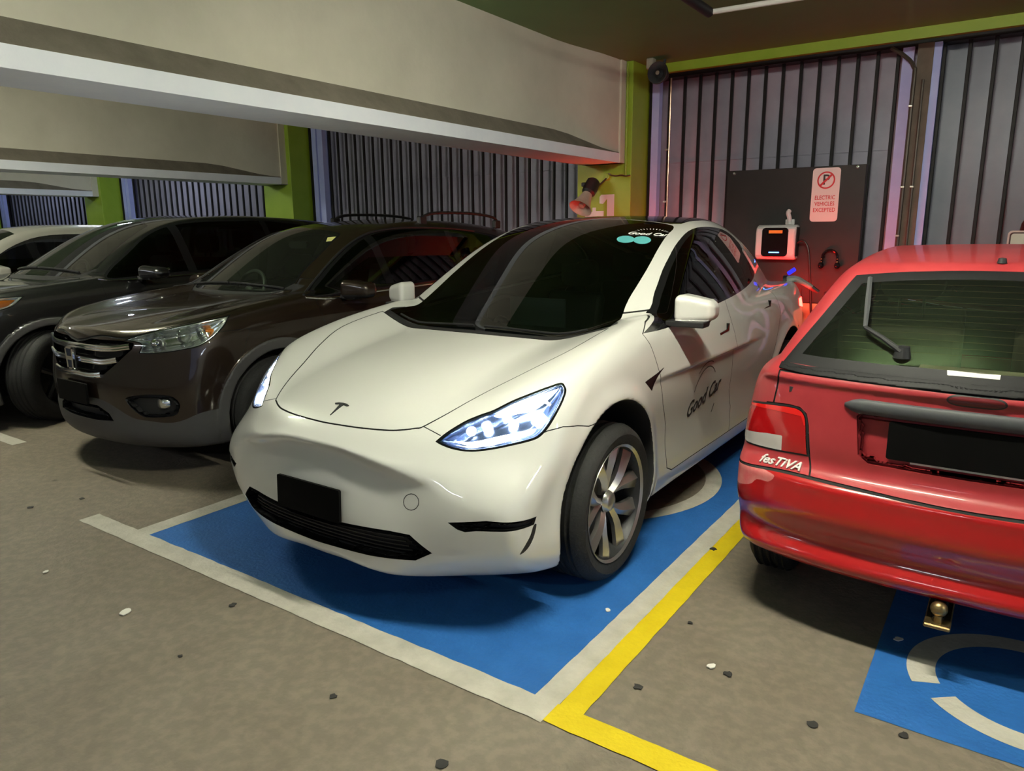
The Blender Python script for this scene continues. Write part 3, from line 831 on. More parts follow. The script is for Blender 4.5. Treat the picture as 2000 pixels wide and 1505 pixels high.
# brown steel post with conduits
struct(MB().box((1.415, 5.22, 0), (1.53, 5.42, 2.98)).build('trim_30', MT['post_brown']))
MT['conduit'] = mat('dark_conduit', (.10, .085, .07), .35, .5)
MT['clip'] = mat('zinc_clip', (.5, .48, .42), .35, .9)
def conduit(pts, r, label, m, clips=(), name='conduit'):
    root = empty(name, pts[0]); tag(root, label, 'pipe'); p0 = np.array(pts[0], float)
    MB().tube([np.array(p) - p0 for p in pts], r, 8).build('pipe', m, root)
    for c in clips:
        c = np.array(c) - p0
        MB().box(tuple(c - (.016, .010, .008)), tuple(c + (.016, .010, .008)), .003).build('clip', MT['clip'], root)
conduit(smooth_open([(1.22, 5.20, 2.97), (1.32, 5.20, 2.90), (1.40, 5.20, 2.80), (1.408, 5.20, 2.6), (1.405, 5.20, 1.0), (1.405, 5.2, .0)], 4), .016, 'dark bent conduit clipped to the left of the brown post', MT['conduit'],
        [(1.405, 5.19, 2.50), (1.405, 5.19, 1.86), (1.405, 5.19, 1.46)])
conduit([(1.475, 5.205, 2.7), (1.475, 5.205, 0)], .011, 'thin straight conduit on the face of the brown post', MT['conduit'], [(1.475, 5.195, 1.86)])
MT['copper'] = mat('pale_copper_pipe', (.62, .45, .36), .3, .5)
conduit([(-.715, 5.26, 2.97), (-.715, 5.26, .0)], .009, 'slim pale pipe on the fence next to the nearest green column', MT['copper'], [(-.725, 5.225, 2.30), (-.725, 5.225, 1.80)])
conduit([(-1.00, 4.885, 3.08), (-1.00, 4.885, 2.05)], .010, 'green painted pipe running down the nearest green column', MT['green'])
conduit([(-.965, 4.95, 2.02), (-.965, 4.95, .0)], .012, 'lower green pipe on the side of the nearest column', MT['green'])
MT['white_pipe'] = mat('white_pipe', (.72, .70, .66), .4)
pr = empty('sprinkler_pipe', (.1, 3.75, 2.98)); tag(pr, 'white pipe with a dark coupling hung under the green ceiling', 'pipe')
pA = at(1385, 24, z=2.99); pB = at(1560, -4, z=2.99); pC = at(1335, -10, z=2.99)
L0 = np.array([.1, 3.75, 2.98]); dd = (pB - pA) / np.linalg.norm(pB - pA)
MB().tube([pA - L0, pA - L0 + dd * 2.2], .018, 10).build('pipe', MT['white_pipe'], pr)
MB().tube([pA - L0 - dd * .01, pA - L0 + dd * .02], .026, 10).build('collar', MT['chrome'], pr)
MB().tube([pC - L0 + (pC - pA) * 1.0, pA - L0], .034, 12).build('coupling', MT['dark_metal'], pr)
for t in (.25, 1.6):
    q = pA - L0 + dd * t; MB().tube([q, (q[0], q[1], CZ - 2.98)], .005, 6).build('hanger', MT['chrome'], pr)

# ------------------------------------------------------------------ painted floor markings
def paint_mat(name, c1, c2, rough=.5):
    return noise_mat(name, c1, c2, 9, rough, .25, 60, 8)
MT['p_blue'] = paint_mat('blue_floor_paint', (.018, .11, .36), (.026, .14, .44), .5)
MT['p_white'] = paint_mat('worn_white_floor_paint', (.42, .40, .34), (.56, .53, .46))
MT['p_yellow'] = paint_mat('yellow_floor_paint', (.62, .46, .006), (.72, .55, .012))
def marking(name, V, F, m, z, label):
    mb = MB(); mb.add([(x, y, 0) for x, y in V] , F)
    o = mb.build(name, m); o.location.z = z; tag(o, label, 'floor marking'); return o
def strip(x0, x1, y0, y1, m, z, label, name='painted_line', rag=.0016, seed=0):
    """paint stripe with slightly ragged edges"""
    rnd = random.Random(seed); V = []; F = []
    lx = (x1 - x0) >= (y1 - y0); n = max(2, int(max(x1 - x0, y1 - y0) / .05))
    for i in range(n + 1):
        t = i / n; a, b = rnd.uniform(-rag, rag), rnd.uniform(-rag, rag)
        if lx: V += [(x0 + (x1 - x0) * t, y0 + a), (x0 + (x1 - x0) * t, y1 + b)]
        else: V += [(x1 + a, y0 + (y1 - y0) * t), (x0 + b, y0 + (y1 - y0) * t)]
    for i in range(n): F.append((2 * i, 2 * i + 2, 2 * i + 3, 2 * i + 1))
    return marking(name, V, F, m, z, label)
def ring(cx, cy, r0, r1, a0, a1, m, z, label, name='painted_ring', n=64):
    V = []; F = []
    for k in range(n + 1):
        a = math.radians(a0 + (a1 - a0) * k / n); V += [(cx + r1 * math.cos(a), cy + r1 * math.sin(a)), (cx + r0 * math.cos(a), cy + r0 * math.sin(a))]
    for k in range(n): F.append((2 * k, 2 * k + 2, 2 * k + 3, 2 * k + 1))
    return marking(name, V, F, m, z, label)
strip(-1.30, 1.11, -.045, 5.1, MT['p_blue'], .0016, 'blue painted parking bay under the white electric car', 'painted_bay', seed=1)
ring(.10, 2.12, 0, .78, 0, 360, MT['floor'], .0022, 'bare concrete disc inside the white ring under the white car', 'unpainted_disc')
ring(.10, 2.12, .765, .862, 0, 360, MT['p_white'], .0028, 'large white painted ring under the white electric car')
strip(-1.80, 1.19, -.138, -.028, MT['p_white'], .0030, 'white line across the front of the blue bay', rag=.0028, seed=2)
strip(-1.40, -1.285, -.03, 5.1, MT['p_white'], .0024, 'white line along the left of the blue bay', seed=3)
strip(1.10, 1.195, -.10, 5.1, MT['p_white'], .0026, 'white line along the right of the blue bay beside the yellow line', seed=4)
strip(1.195, 1.285, -.125, 5.1, MT['p_yellow'], .0034, 'yellow line running back beside the white line', seed=5)
strip(1.19, 5.5, -.128, -.032, MT['p_yellow'], .0036, 'yellow line across the front of the bay of the red hatchback', rag=.0028, seed=6)
strip(2.005, 3.3, .475, 1.75, MT['p_blue'], .0016, 'blue painted patch behind the red hatchback', 'painted_bay', seed=7)
ring(2.47, .905, .272, .362, 10, 204, MT['p_white'], .0026, 'white painted arc on the blue patch, upper part')
ring(2.47, .905, .258, .345, 219, 350, MT['p_white'], .0026, 'white painted arc on the blue patch, lower part')
q = at(20, 860, z=0); strip(q[0] - .5, q[0] + .16, q[1] - .05, q[1] + .05, MT['p_white'], .0028, 'short white line in front of the black car', seed=9)
# ------------------------------------------------------------------ litter and gum on the floor
MT['gum'] = mat('old_black_gum', (.02, .019, .018), .7); MT['scrap'] = mat('white_paper_scrap', (.7, .68, .62), .8)
rnd = random.Random(5)
def blob(name, x, y, r, m, label, cat, group, h=.0012, e=1.0):
    n = 11; a0 = rnd.random() * 6; P = []
    for k in range(n):
        a = 2 * math.pi * k / n; q = r * rnd.uniform(.65, 1.15); P.append((q * math.cos(a) * e, q * math.sin(a)))
    c, s = math.cos(a0), math.sin(a0); P = [(c * u - s * v, s * u + c * v) for u, v in P]
    o = MB().prism(P, 0, h).build(name, m); o.location = (x, y, .0035); tag(o, label, cat, group)
for u, v, r in ((455, 1182, .016), (352, 1282, .010), (650, 1361, .014), (862, 1495, .022), (1393, 1073, .020), (1247, 1342, .018), (1422, 1317, .017), (1588, 1417, .020), (1348, 1217, .011), (60, 991, .018), (160, 974, .015), (1766, 1437, .016)):
    p = at(u, v, z=0); blob('gum_spot', p[0], p[1], r, MT['gum'], 'small dark gum spot trodden flat on the floor', 'gum spot', 'gum spots on the garage floor')
for u, v, r, lb in ((245, 1197, .020, 'white paper scrap lying in the empty aisle at left'), (89, 1118, .010, 'tiny white paper fleck at the far left of the aisle'), (1187, 1193, .010, 'small pale fleck on the blue bay beside the front tyre'), (1389, 1303, .013, 'thin white splinter on bare floor behind the red hatchback'), (1755, 1250, .014, 'pale crumpled scrap on the blue patch left of the tow ball')):
    p = at(u, v, z=0); blob('paper_scrap', p[0], p[1], r, MT['scrap'], lb, 'litter', None, .004, 1.4)
# ------------------------------------------------------------------ the white electric car
MT['white_paint'] = mat('pearl_white_paint', (.66, .66, .62), .38, coat=1.0, coat_rough=.02)
MT['ws_glass'] = glass_mat('dark_windscreen_glass', (.20, .24, .22), .01)
MT['side_glass'] = glass_mat('tinted_side_glass', (.10, .11, .12), .01)
MT['lens'] = glass_mat('clear_lamp_lens', (.93, .95, .97), .01)
MT['led_white'] = mat('led_white_glow', (1, 1, 1), .5, emit=(.82, .90, 1.0), estr=14)
MT['led_blue'] = mat('led_blueish_glow', (.5, .6, .8), .3, emit=(.35, .55, 1.0), estr=1.5)
MT['lamp_bowl'] = mat('lamp_bowl_dark_chrome', (.10, .13, .20), .22, .9)
MT['tail_red'] = mat('tail_lamp_glow', (.6, .01, .01), .2, emit=(1, .012, .008), estr=32)
root = empty('electric_car', (0, 0, 0)); tag(root, 'white electric crossover with glowing headlights parked in the blue bay', 'car')
EV = Car(root, (0, 0, 0))
AR = [(.885, .375, .435), (3.775, .375, .435)]
P = dict(length=4.74,
    nose=(.36, .19), crease=.085, fat=[(0, 0), (.15, 0), (.21, .04), (.28, .26), (.38, .38), (.5, .42), (.62, .42), (.72, .38), (.82, .22), (.95, .05), (1.1, 0), (1.8, 0)], tail=(.20, .20),
    top=[(-.30, .45), (-.08, .64), (.011, .712), (.05, .748), (.098, .784), (.174, .823), (.35, .882), (.60, .942), (.9, .992), (1.2, 1.03), (1.6, 1.06), (2.2, 1.08), (3.0, 1.095), (3.8, 1.11), (4.3, 1.10), (4.9, 1.03)],
    front=[(.10, .12), (.18, .075), (.23, .012), (.27, -.005), (.34, -.018), (.41, -.026), (.47, -.020), (.54, -.006), (.60, .008), (.65, .017), (.685, .016), (.705, .005), (.74, -.004), (.9, -.05), (1.7, -.2)],
    front_out=[(.10, .12), (.18, .075), (.23, .012), (.27, -.004), (.34, -.016), (.42, -.022), (.5, -.020), (.58, -.008), (.66, .010), (.74, .034), (.82, .085), (1.0, .26), (1.7, .8)],
    plan=[(-.5, .84), (0, .885), (.25, .915), (.45, .928), (.7, .934), (.95, .938), (1.4, .935), (2.2, .938), (3.0, .942), (3.76, .938), (4.2, .91), (4.5, .87), (5.0, .78)],
    section=[(0, -.10), (.17, -.055), (.24, -.030), (.32, -.016), (.45, -.016), (.58, -.010), (.70, .002), (.78, .004), (.86, .0), (.95, -.012), (1.02, -.030), (1.10, -.060), (1.4, -.2), (1.8, -.4)],
    roof=[(.5, .60), (1.0, .925), (1.15, 1.022), (1.4, 1.172), (1.7, 1.337), (2.0, 1.482), (2.25, 1.565), (2.5, 1.612), (2.75, 1.622), (3.05, 1.592), (3.4, 1.508), (3.8, 1.38), (4.2, 1.235), (4.5, 1.11), (4.8, .93), (5.2, .65)],
    belt=[(.6, .76), (1.1, .825), (1.5, .862), (2.0, .880), (2.6, .876), (3.1, .838), (3.6, .755), (4.1, .645), (4.6, .53), (5.0, .43)],
    belt_z=1.08, tumble=(.36, .22), crown=.075, ws_curve=.22, bulge=.115, bulge_x=(.42, .89), bulge_y=(1.35, 2.0), droop=.02,
    beak=(.34, .68), k_nose=(.012, .06), k_shoulder=.085, k_corner=.065, k_roof=.085, k_belt=.02,
    bottom=.195, arches=AR, flare=.016, flare_w=.055, topn=1.12,
    rear=[(0, .10), (.3, .02), (.6, 0), (.9, .06), (1.1, .10), (1.5, .3)])
EV.f = car_sdf(P)                                      # plain body, for finding outlines
h = EV.hit
# outlines read off the plain body
ws_r = h([(1192, 637), (1222, 597), (1249, 550), (1270, 514), (1300, 463), (1316, 445)])
dlo = h([(1256, 651), (1256, 651), (1263, 612), (1279, 568), (1300, 514), (1324, 472), (1352, 447), (1388, 443), (1419, 452), (1449, 481), (1468, 511), (1474, 530), (1468, 549), (1440, 573), (1393, 597), (1340, 624), (1300, 641)])
hood_r = h([(650, 826), (680, 832), (720, 837), (760, 840), (788, 839), (812, 836), (828, 832), (880, 804), (960, 760), (1040, 720), (1120, 680), (1188, 641)])
hl_r = h([(850, 862), (850, 862), (872, 844), (908, 822), (936, 810), (964, 800), (1000, 782), (1040, 766), (1072, 754), (1096, 747), (1104, 754), (1106, 766), (1096, 792), (1076, 828), (1058, 850), (1040, 860), (1000, 870), (960, 878), (920, 882), (888, 878), (864, 870)])
bar_r = h([(964, 805), (1000, 787), (1040, 770), (1076, 756), (1097, 750), (1097, 750), (1082, 768), (1060, 788), (1043, 800), (1043, 800), (1000, 808), (975, 813)])
glow_r = h([(886, 857), (924, 867), (966, 863), (1022, 851), (1058, 839), (1056, 833), (1018, 840), (966, 850), (924, 858)])
proj_r = h([(917, 833), (951, 829), (1004, 823), (1057, 813)])
slot_r = h([(874, 1020), (874, 1020), (893, 1034), (908, 1039), (930, 1037), (1043, 1024), (1043, 1024), (1048, 1008), (1048, 1008), (950, 1017)])
curl_r = h([(1042, 1026), (1048, 1024), (1042, 1050), (1030, 1072), (1015, 1083), (1026, 1064), (1036, 1045)])
mouth_r = h([(606, 1000), (700, 1026), (760, 1036), (800, 1044), (844, 1080), (790, 1073), (700, 1055), (640, 1040)])
tow_r = h([(803 + 15 * math.cos(a), 980 + 16 * math.sin(a)) for a in np.linspace(0, 6.28, 17)[:-1]])
seam_r = h([(1058, 846), (1070, 841), (1100, 833), (1128, 831), (1150, 832)]); seam2 = h([(828, 833), (845, 842), (860, 850)])
door_r = h([(1255, 652), (1270, 673), (1282, 706), (1290, 745), (1295, 790), (1300, 829)])
rdoor_r = h([(1417, 589), (1429, 628), (1435, 649), (1431, 700), (1424, 760)])
badge_r = h([(1260, 746), (1260, 746), (1283, 729), (1298, 716), (1298, 716), (1283, 738), (1273, 763), (1273, 763)])
hand_r = [h([(1401, 645), (1417, 637), (1420, 630), (1421, 640), (1405, 650)]), h([(1489, 597), (1499, 592), (1502, 585), (1503, 593), (1491, 602)])]
stick = [h([(1222 + 17.5 * math.cos(a), 467.5 + 7 * math.sin(a)) for a in np.linspace(0, 6.28, 21)[:-1]]), h([(1254 + 17.5 * math.cos(a), 469 + 7.5 * math.sin(a)) for a in np.linspace(0, 6.28, 21)[:-1]])]
txt_ws = h([(1264, 458)])[0]; txt_ws2 = h([(1280, 459)])[0]; emb = h([(659, 798)])[0]
print('mouth', np.round(mouth_r, 3).tolist()); print('slot', np.round(slot_r, 3).tolist())
mouth_xz = [(-.1, .402), (0, .402)] + [(p[0], p[2]) for p in mouth_r[1:5]] + [(.50, .298), (.30, .283), (0, .278), (-.1, .278)]
t_ = time.time()
S = nets(EV.f, (-1.03, -.12, .10), (1.03, 4.86, 1.70), .0125)
print('EV mesh', len(S.V), len(S.T), round(time.time() - t_, 1))
X_, Y_, Z_ = np.eye(3)
full = S
GAPS = []
def panel(S, reg, gap=.0045, fine=1):
    """cut a panel out with a shut line round it"""
    a, rest = S.split(reg.grown(-gap / 2), fine); band, rest = rest.split(reg.grown(gap / 2), 0); GAPS.append(band); return a, rest
def gapline(S, pts, axis, w=.0045, depth=None):
    """a shut line along an open path"""
    P3 = np.array(pts, float); ax = np.array(axis, float) / np.linalg.norm(axis)
    u = np.cross([0, 0, 1.0], ax) if abs(ax[2]) < .9 else np.array([1.0, 0, 0]); u = u - ax * (u @ ax); u /= np.linalg.norm(u); v = np.cross(ax, u)
    q = np.stack([P3 @ u, P3 @ v], 1); c = P3.mean(0)
    def g(V, N=None):
        p = np.stack([V @ u, V @ v], 1); d = np.full(len(V), 1e9)
        for a, b in zip(q[:-1], q[1:]):
            e = b - a; t = np.clip(((p - a) @ e) / (e @ e + 1e-12), 0, 1); d = np.minimum(d, np.linalg.norm(p - a - t[:, None] * e, axis=1))
        d = d - w / 2
        bad = np.zeros(len(V), bool)
        if N is not None: bad |= (N @ ax) < 0.05
        if depth: bad |= np.abs((V - c) @ ax) > depth
        return np.where(bad, .1, d)
    S = S.refine(g(S.V, S.N), .014); S = S.refine(g(S.V, S.N), .007)
    band, rest = S.split(g, 0); GAPS.append(band); return rest

# --- panels
def side_reg(pts, depth=.35, nmin=.15): return Reg(csmooth(pts, 4), X_, depth, nmin)
def both(S, reg, fine=1, gap=None):
    out = []
    for r in (reg, reg.mirror()):
        if gap: a, S = panel(S, r, gap, fine)
        else: a, S = S.split(r, fine)
        out.append(a)
    return out, S
# wheel-arch wells and underside
def well(V, N=None):
    g = np.full(len(V), .1)
    for ya, za, ra in AR:
        r = np.sqrt((V[:, 1] - ya) ** 2 + (V[:, 2] - za) ** 2); g = np.minimum(g, np.where(np.abs(V[:, 0]) > .45, r - ra - .006, .1))
    return g
wells, S = S.split(well, 1)
under, S = S.split(lambda V, N: V[:, 2] - .203)
# glass
wsT = [(0.0, 2.36), (.3, 2.35)]
ws_top = np.array([(x, y, EV.ontop(x, y)[0]) for x, y in ((.50, 2.375), (.25, 2.40), (0, 2.405))])
ws_bot = np.array([(x, y, EV.ontop(x, y)[0]) for x, y in ((0, 1.135), (.3, 1.15), (.55, 1.195))])
half_ = [ws_bot[0], ws_bot[1], ws_bot[2], ws_r[0], ws_r[0]] + list(ws_r[1:]) + [ws_top[0], ws_top[1], ws_top[2]]
ws_poly = half_ + [p * np.array([-1, 1, 1]) for p in half_[::-1][1:-1]]
WSR = Reg(csmooth(ws_poly, 4), (0, -.5, .86), None, .1)
windscreen, S = S.split(WSR, 1)
rf = [(0, 2.415), (.25, 2.41), (.52, 2.385), (.575, 2.42), (.595, 2.65), (.59, 3.0), (.56, 3.35), (.50, 3.7), (.42, 3.95), (.25, 4.02), (0, 4.03)]
rf = [np.array((x, y, EV.ontop(x, y)[0])) for x, y in rf]
roofglass, S = S.split(Reg(rf + [p * np.array([-1, 1, 1]) for p in rf[::-1][1:-1]], Z_, None, .2), 1)
DLO = side_reg(dlo)
dlos, S = both(S, DLO, 1)
# bonnet
hd = [np.array(p) for p in hood_r]; hd[0] = np.array((0, hd[0][1] - .004, hd[0][2]))
hb = [np.array((x, y, 1.05)) for x, y in ((.66, 1.16), (.45, 1.115), (.2, 1.09), (0, 1.085))]
hoodpts = [hd[0]] + hd[1:] + [hd[-1]] + hb
HOOD = Reg(csmooth(hoodpts + [p * np.array([-1, 1, 1]) for p in hoodpts[::-1][1:-1]], 4), Z_, None, .2)
hood, S = panel(S, HOOD, .006, 2)
cowlp = [(0, 1.0), (.4, 1.02), (.70, 1.12), (.735, 1.27), (.70, 1.34), (.4, 1.3), (0, 1.3)]
cowl, S = S.split(Reg([(x, y, 1.05) for x, y in cowlp] + [(-x, y, 1.05) for x, y in cowlp[::-1][1:-1]], Z_, .2, .2), 1)
# head lamps
HLR = Reg(csmooth(hl_r, 4), (.45, -.75, .5), .6, .0)
lamps, S = both(S, HLR, 2)
slots, S = both(S, Reg(slot_r, (.35, -.93, 0), .4, -.2), 2)
curls, S = both(S, Reg(csmooth(curl_r, 3), (.6, -.8, 0), .3, .0), 2)
mouthR = Reg([(x, .0, z) for x, z in mouth_xz[1:-1]] + [(-x, .0, z) for x, z in mouth_xz[1:-1][::-1]], (0, -1, 0), .5, -.6)
mouth, S = S.split(mouthR, 2)
towcap, S = panel(S, Reg(tow_r, (.35, -.93, 0), .2, 0), .003, 2)
badges, S = both(S, side_reg(badge_r), 2)
# shut lines on the flanks
for sg in (1, -1):
    m = np.array([sg, 1, 1.0])
    S = gapline(S, np.array(list(seam_r) + [(.92, .80, .765)]) * m, (sg * .75, -.65, 0), .004, .5)
    S = gapline(S, np.array(seam2) * m, (sg * .3, -.7, .6), .004, .5)
# doors
d0 = list(door_r) + [np.array((.9, 1.50, .44)), np.array((.9, 1.53, .33)), np.array((.9, 1.60, .30))]
b0 = list(rdoor_r) + [np.array((.9, 2.50, .46)), np.array((.9, 2.50, .30))]
dtop = [p for p in dlo[1:]]
fd = d0 + b0[::-1] + [np.array((.87, 2.42, 1.2)), np.array((.87, 1.9, 1.2)), np.array((.86, 1.35, 1.10))]
rear_edge = [(.9, 3.20, .30), (.9, 3.25, .45), (.9, 3.30, .62), (.9, 3.40, .80), (.9, 3.50, .95), (.88, 3.48, 1.10), (.85, 3.30, 1.2)]
rd = b0[::-1][:0] + [np.array(p) for p in rear_edge[::-1]]
rdp = list(b0) + [np.array(p) for p in rear_edge] + [np.array((.87, 2.42, 1.2))]
FD = Reg(fd, X_, .4, .1); RD = Reg(rdp, X_, .4, .1)
fdoors, S = both(S, FD, 1, .005); rdoors, S = both(S, RD, 1, .005)
# bumper / fender separation (coloured alike; own panels)
bump, S = S.split(lambda V, N: np.maximum(np.maximum(V[:, 1] - .80, V[:, 2] - np.where(np.abs(V[:, 0]) > .5, .762, .765 + .03)), V[:, 1] - 3.0), 0)
rbump, S = S.split(lambda V, N: np.maximum(4.0 - V[:, 1], V[:, 2] - .62), 0)
WP = MT['white_paint']
lining_src = merge([S, hood] + fdoors + rdoors)
body = S.obj('body_shell', WP, root)
hood.obj('bonnet', WP, root); bump.obj('front_bumper', WP, root); rbump.obj('rear_bumper', WP, root)
for d in fdoors: d.obj('front_door', WP, root)
for d in rdoors: d.obj('rear_door', WP, root)
towcap.obj('tow_eye_cover', WP, root)

for sg in (1, -1):
    a, _ = wells.split(lambda V, N: -sg * V[:, 0])
    fw_, rw_ = a.split(lambda V, N: V[:, 1] - 2.3); fw_.obj('wheel_arch_liner', MT['liner'], root); rw_.obj('wheel_arch_liner', MT['liner'], root)
under.obj('underbody', MT['black'], root)
cowl.obj('cowl_panel', MT['black'], root)
windscreen.obj('windscreen', MT['ws_glass'], root); tag(root.children[-1], 'dark tinted windscreen')
roofglass.obj('glass_roof', MT['gloss_black'], root)
for b in badges: b.obj('fender_badge', MT['gloss_black'], root, .001)
for s_ in slots: recess(s_, 'bumper_slot', MT['black'], root, (0, .03, 0))
for s_ in curls: s_.obj('air_curtain_slit', MT['black'], root)
mo = recess(mouth, 'lower_grille', MT['black'], root, (0, .06, .0))
for k in range(6):
    z = .295 + .017 * k; xe = .50 - .012 * k
    MB().tube([(x, EV.onfront(x, z, -.2)[0] + .03, z) for x in np.linspace(-xe, xe, 15)], .004, 6).build('grille_slat', MT['black'], mo)
# side glass: black surround, three panes each side
B_ = [(2.36, 1.56), (2.47, 1.09), (2.56, 1.09), (2.46, 1.56)]
def inb(a, b, z): return lambda V, N: np.maximum(a[0] + (a[1] - a[0]) * (V[:, 2] - 1.05) / .5 - V[:, 1], V[:, 1] - b[0] - (b[1] - b[0]) * (V[:, 2] - 1.05) / .5)
for dl, rg in zip(dlos, (DLO, DLO.mirror())):
    inn, rim_ = dl.split(rg.grown(-.016), 1)
    fw, r_ = inn.split(inb((0, 0), (2.47, 2.37), 0), 1); bp, r_ = r_.split(inb((0, 0), (2.56, 2.46), 0), 1); rw, r_ = r_.split(inb((0, 0), (3.04, 3.0), 0), 1); qp, qw = r_.split(inb((0, 0), (3.06, 3.02), 0), 1)
    merge([rim_, bp, qp]).obj('window_trim', MT['gloss_black'], root)
    fw.obj('side_window', MT['side_glass'], root); rw.obj('side_window', MT['side_glass'], root); qw.obj('quarter_window', MT['side_glass'], root)
merge([s_ for s_ in GAPS if len(s_.T)]).obj('shut_lines', MT['gap'], root, -.004)
# cabin lining just inside the shell
lin, _ = lining_src.split(lambda V, N: .55 - V[:, 2]); lin.obj('cabin_lining', MT['lining'], root, -.03)
# --- head lamps
for lp, sg in zip(lamps, (1, -1)):
    m = np.array([sg, 1, 1.0]); rg = HLR if sg > 0 else HLR.mirror()
    inn, rim_ = lp.split(rg.grown(-.008), 1)
    L_ = inn.obj('headlight', MT['lens'], root)
    rim_.obj('lens_rim', MT['gloss_black'], L_)
    g = rg.grown(-.008)(inn.V, inn.N); dep = .055 * sstep(0, .045, -g)
    Surf(inn.f, inn.V - inn.N * dep[:, None], inn.N, inn.T)
    tri_obj('lamp_bowl', inn.V - inn.N * (dep + .002)[:, None], inn.T, MT['lamp_bowl'], L_)
    bR = Reg(csmooth(bar_r * m, 3), (sg * .45, -.75, .5), .6, 0); lb, _ = inn.split(bR, 2); lb.obj('light_bar', MT['led_white'], L_, -.010)
    gR = Reg(csmooth(glow_r * m, 3), (sg * .45, -.75, .5), .6, 0); lb, _ = inn.split(gR, 2); lb.obj('light_strip', MT['led_white'], L_, -.030)
    for i, p in enumerate(proj_r * m):
        n = unit(grad(EV.f, p[None]))[0]; c = p - n * (.034 if i < 3 else .04)
        MB().sphere(c, (.020, .020, .020) if i < 3 else (.030, .026, .030), 14, 10).build('projector_lens', MT['led_white'], L_)
    dome = p - n * .05
# --- emblem, plate, wipers
n_e = unit(grad(EV.f, emb[None]))[0]; upv = np.array([0, 1.0, 0]) - n_e * n_e[1]; upv /= np.linalg.norm(upv); rt = np.cross(upv, n_e)
Tp = [(-.042, .030), (-.025, .037), (0, .039), (.025, .037), (.042, .030), (.036, .024), (.020, .028), (.010, .028), (0, -.045), (-.010, .028), (-.020, .028), (-.036, .024)]
mbT = MB(); mbT.prism(Tp, -.001, .003); eo = mbT.build('bonnet_emblem', MT['dark_metal'], root); place(eo, emb, rt, n_e)
pl = empty('number_plate'); pl.parent = root; bpy.data.objects.remove(pl)
po = MB().prism(rrect(-.188, .188, -.068, .068, .008), -.006, .006, 'y').build('number_plate', MT['plate'], root); po.location = (0, -.030, .475); po.rotation_euler = (-.05, 0, 0)
MB().box((-.05, -.025, .42), (.05, .02, .53)).build('plate_bracket', MT['black'], root)
tt = text_mesh('grille_emblem', 'T', .022, MT['silver'], root, .001); place(tt, (0, EV.onfront(0, .385, -.2)[0] + .012, .386), (1, 0, 0), (0, -1, 0))
for xa, xb in ((-.62, -.05), (.02, .60)):
    pts = [(x, 1.165 + .14 * x * x, EV.ontop(x, 1.165 + .14 * x * x)[0] + .012) for x in np.linspace(xa, xb, 9)]
    MB().tube(pts, .006, 6).build('wiper', MT['black'], root)
# --- handles
for sg in (1, -1):
    for hp in hand_r:
        c = hp.mean(0); x = EV.onside(c[1], c[2])[0]
        mb = MB(); mb.prism([(c[1] - .075, c[2] - .020), (c[1] + .045, c[2] - .012), (c[1] + .07, c[2] + .020), (c[1] + .082, c[2] + .020), (c[1] + .078, c[2] - .022), (c[1] - .07, c[2] - .034)], sg * (x - .02), sg * (x + .010), 'x')
        mb.build('door_handle', MT['gloss_black'], root)
# --- mirrors
def fm(x, y, z):
    X = np.abs(x); t = np.clip((X - .90) / .19, 0, 1)
    hz = .072 - .026 * t ** 1.5; cz = 1.150 - .012 * t; hy = .075 - .02 * t
    qx = np.abs(X - .995) - .092 + .035; qz = np.abs(z - cz) - hz + .035; qy = np.abs(y - 1.60 - .05 * t) - hy + .035
    d = np.sqrt(np.maximum(qx, 0) ** 2 + np.maximum(qy, 0) ** 2 + np.maximum(qz, 0) ** 2) + np.minimum(np.maximum(qx, np.maximum(qy, qz)), 0) - .035
    arm = np.maximum(np.maximum(np.abs(y - 1.585) - .045, np.abs(z - 1.075) - .014), np.maximum(X - 1.06, .86 - X))
    return smin(d, arm, .01)
ms = nets(fm, (0, 1.4, 1.0), (1.15, 1.78, 1.28), .008)
for sg in (1, -1):
    a, _ = ms.split(lambda V, N: -V[:, 0] * sg); lowm, upm = a.split(lambda V, N: V[:, 2] - 1.092 - .0 * V[:, 0])
    mo_ = upm.obj('door_mirror', WP, root); lowm.obj('mirror_base', MT['black'], mo_)
    MB().prism(rrect(sg * 1.005 - .065, sg * 1.005 + .065, 1.105, 1.195, .02), 1.668, 1.70, 'y').build('mirror_glass', MT['chrome'], mo_)
# --- wheels
COV = MT['silver']
for (ya, za, ra) in AR:
    for sg in (1, -1):
        make_wheel(root, (sg * .822, ya, .354), .354, .250, .264, sg, 'blades', MT['dark_metal'], 0, COV)
# --- cabin
for sg in (-1, 1): make_seat(root, sg * .37, 2.42, .42)
for x in (-.42, 0, .42): make_seat(root, x, 3.35, .44)
make_steering(root, (-.37, 1.86, .96))
MB().prism([(1.22, .90), (1.30, 1.01), (1.62, 1.00), (1.72, .95), (1.70, .80), (1.25, .70)], -.78, .78, 'x').build('dashboard', MT['lining'], root)
sc_ = MB().box((-.19, 1.70, .93), (.19, 1.712, 1.15), .004).build('touch_screen', mat('screen_back', (.10, .12, .12), .3), root)
MB().prism(rrect(-.11, .11, 1.335, 1.395, .025), 2.0, 2.03, 'y').build('rear_view_mirror', MT['black'], root)
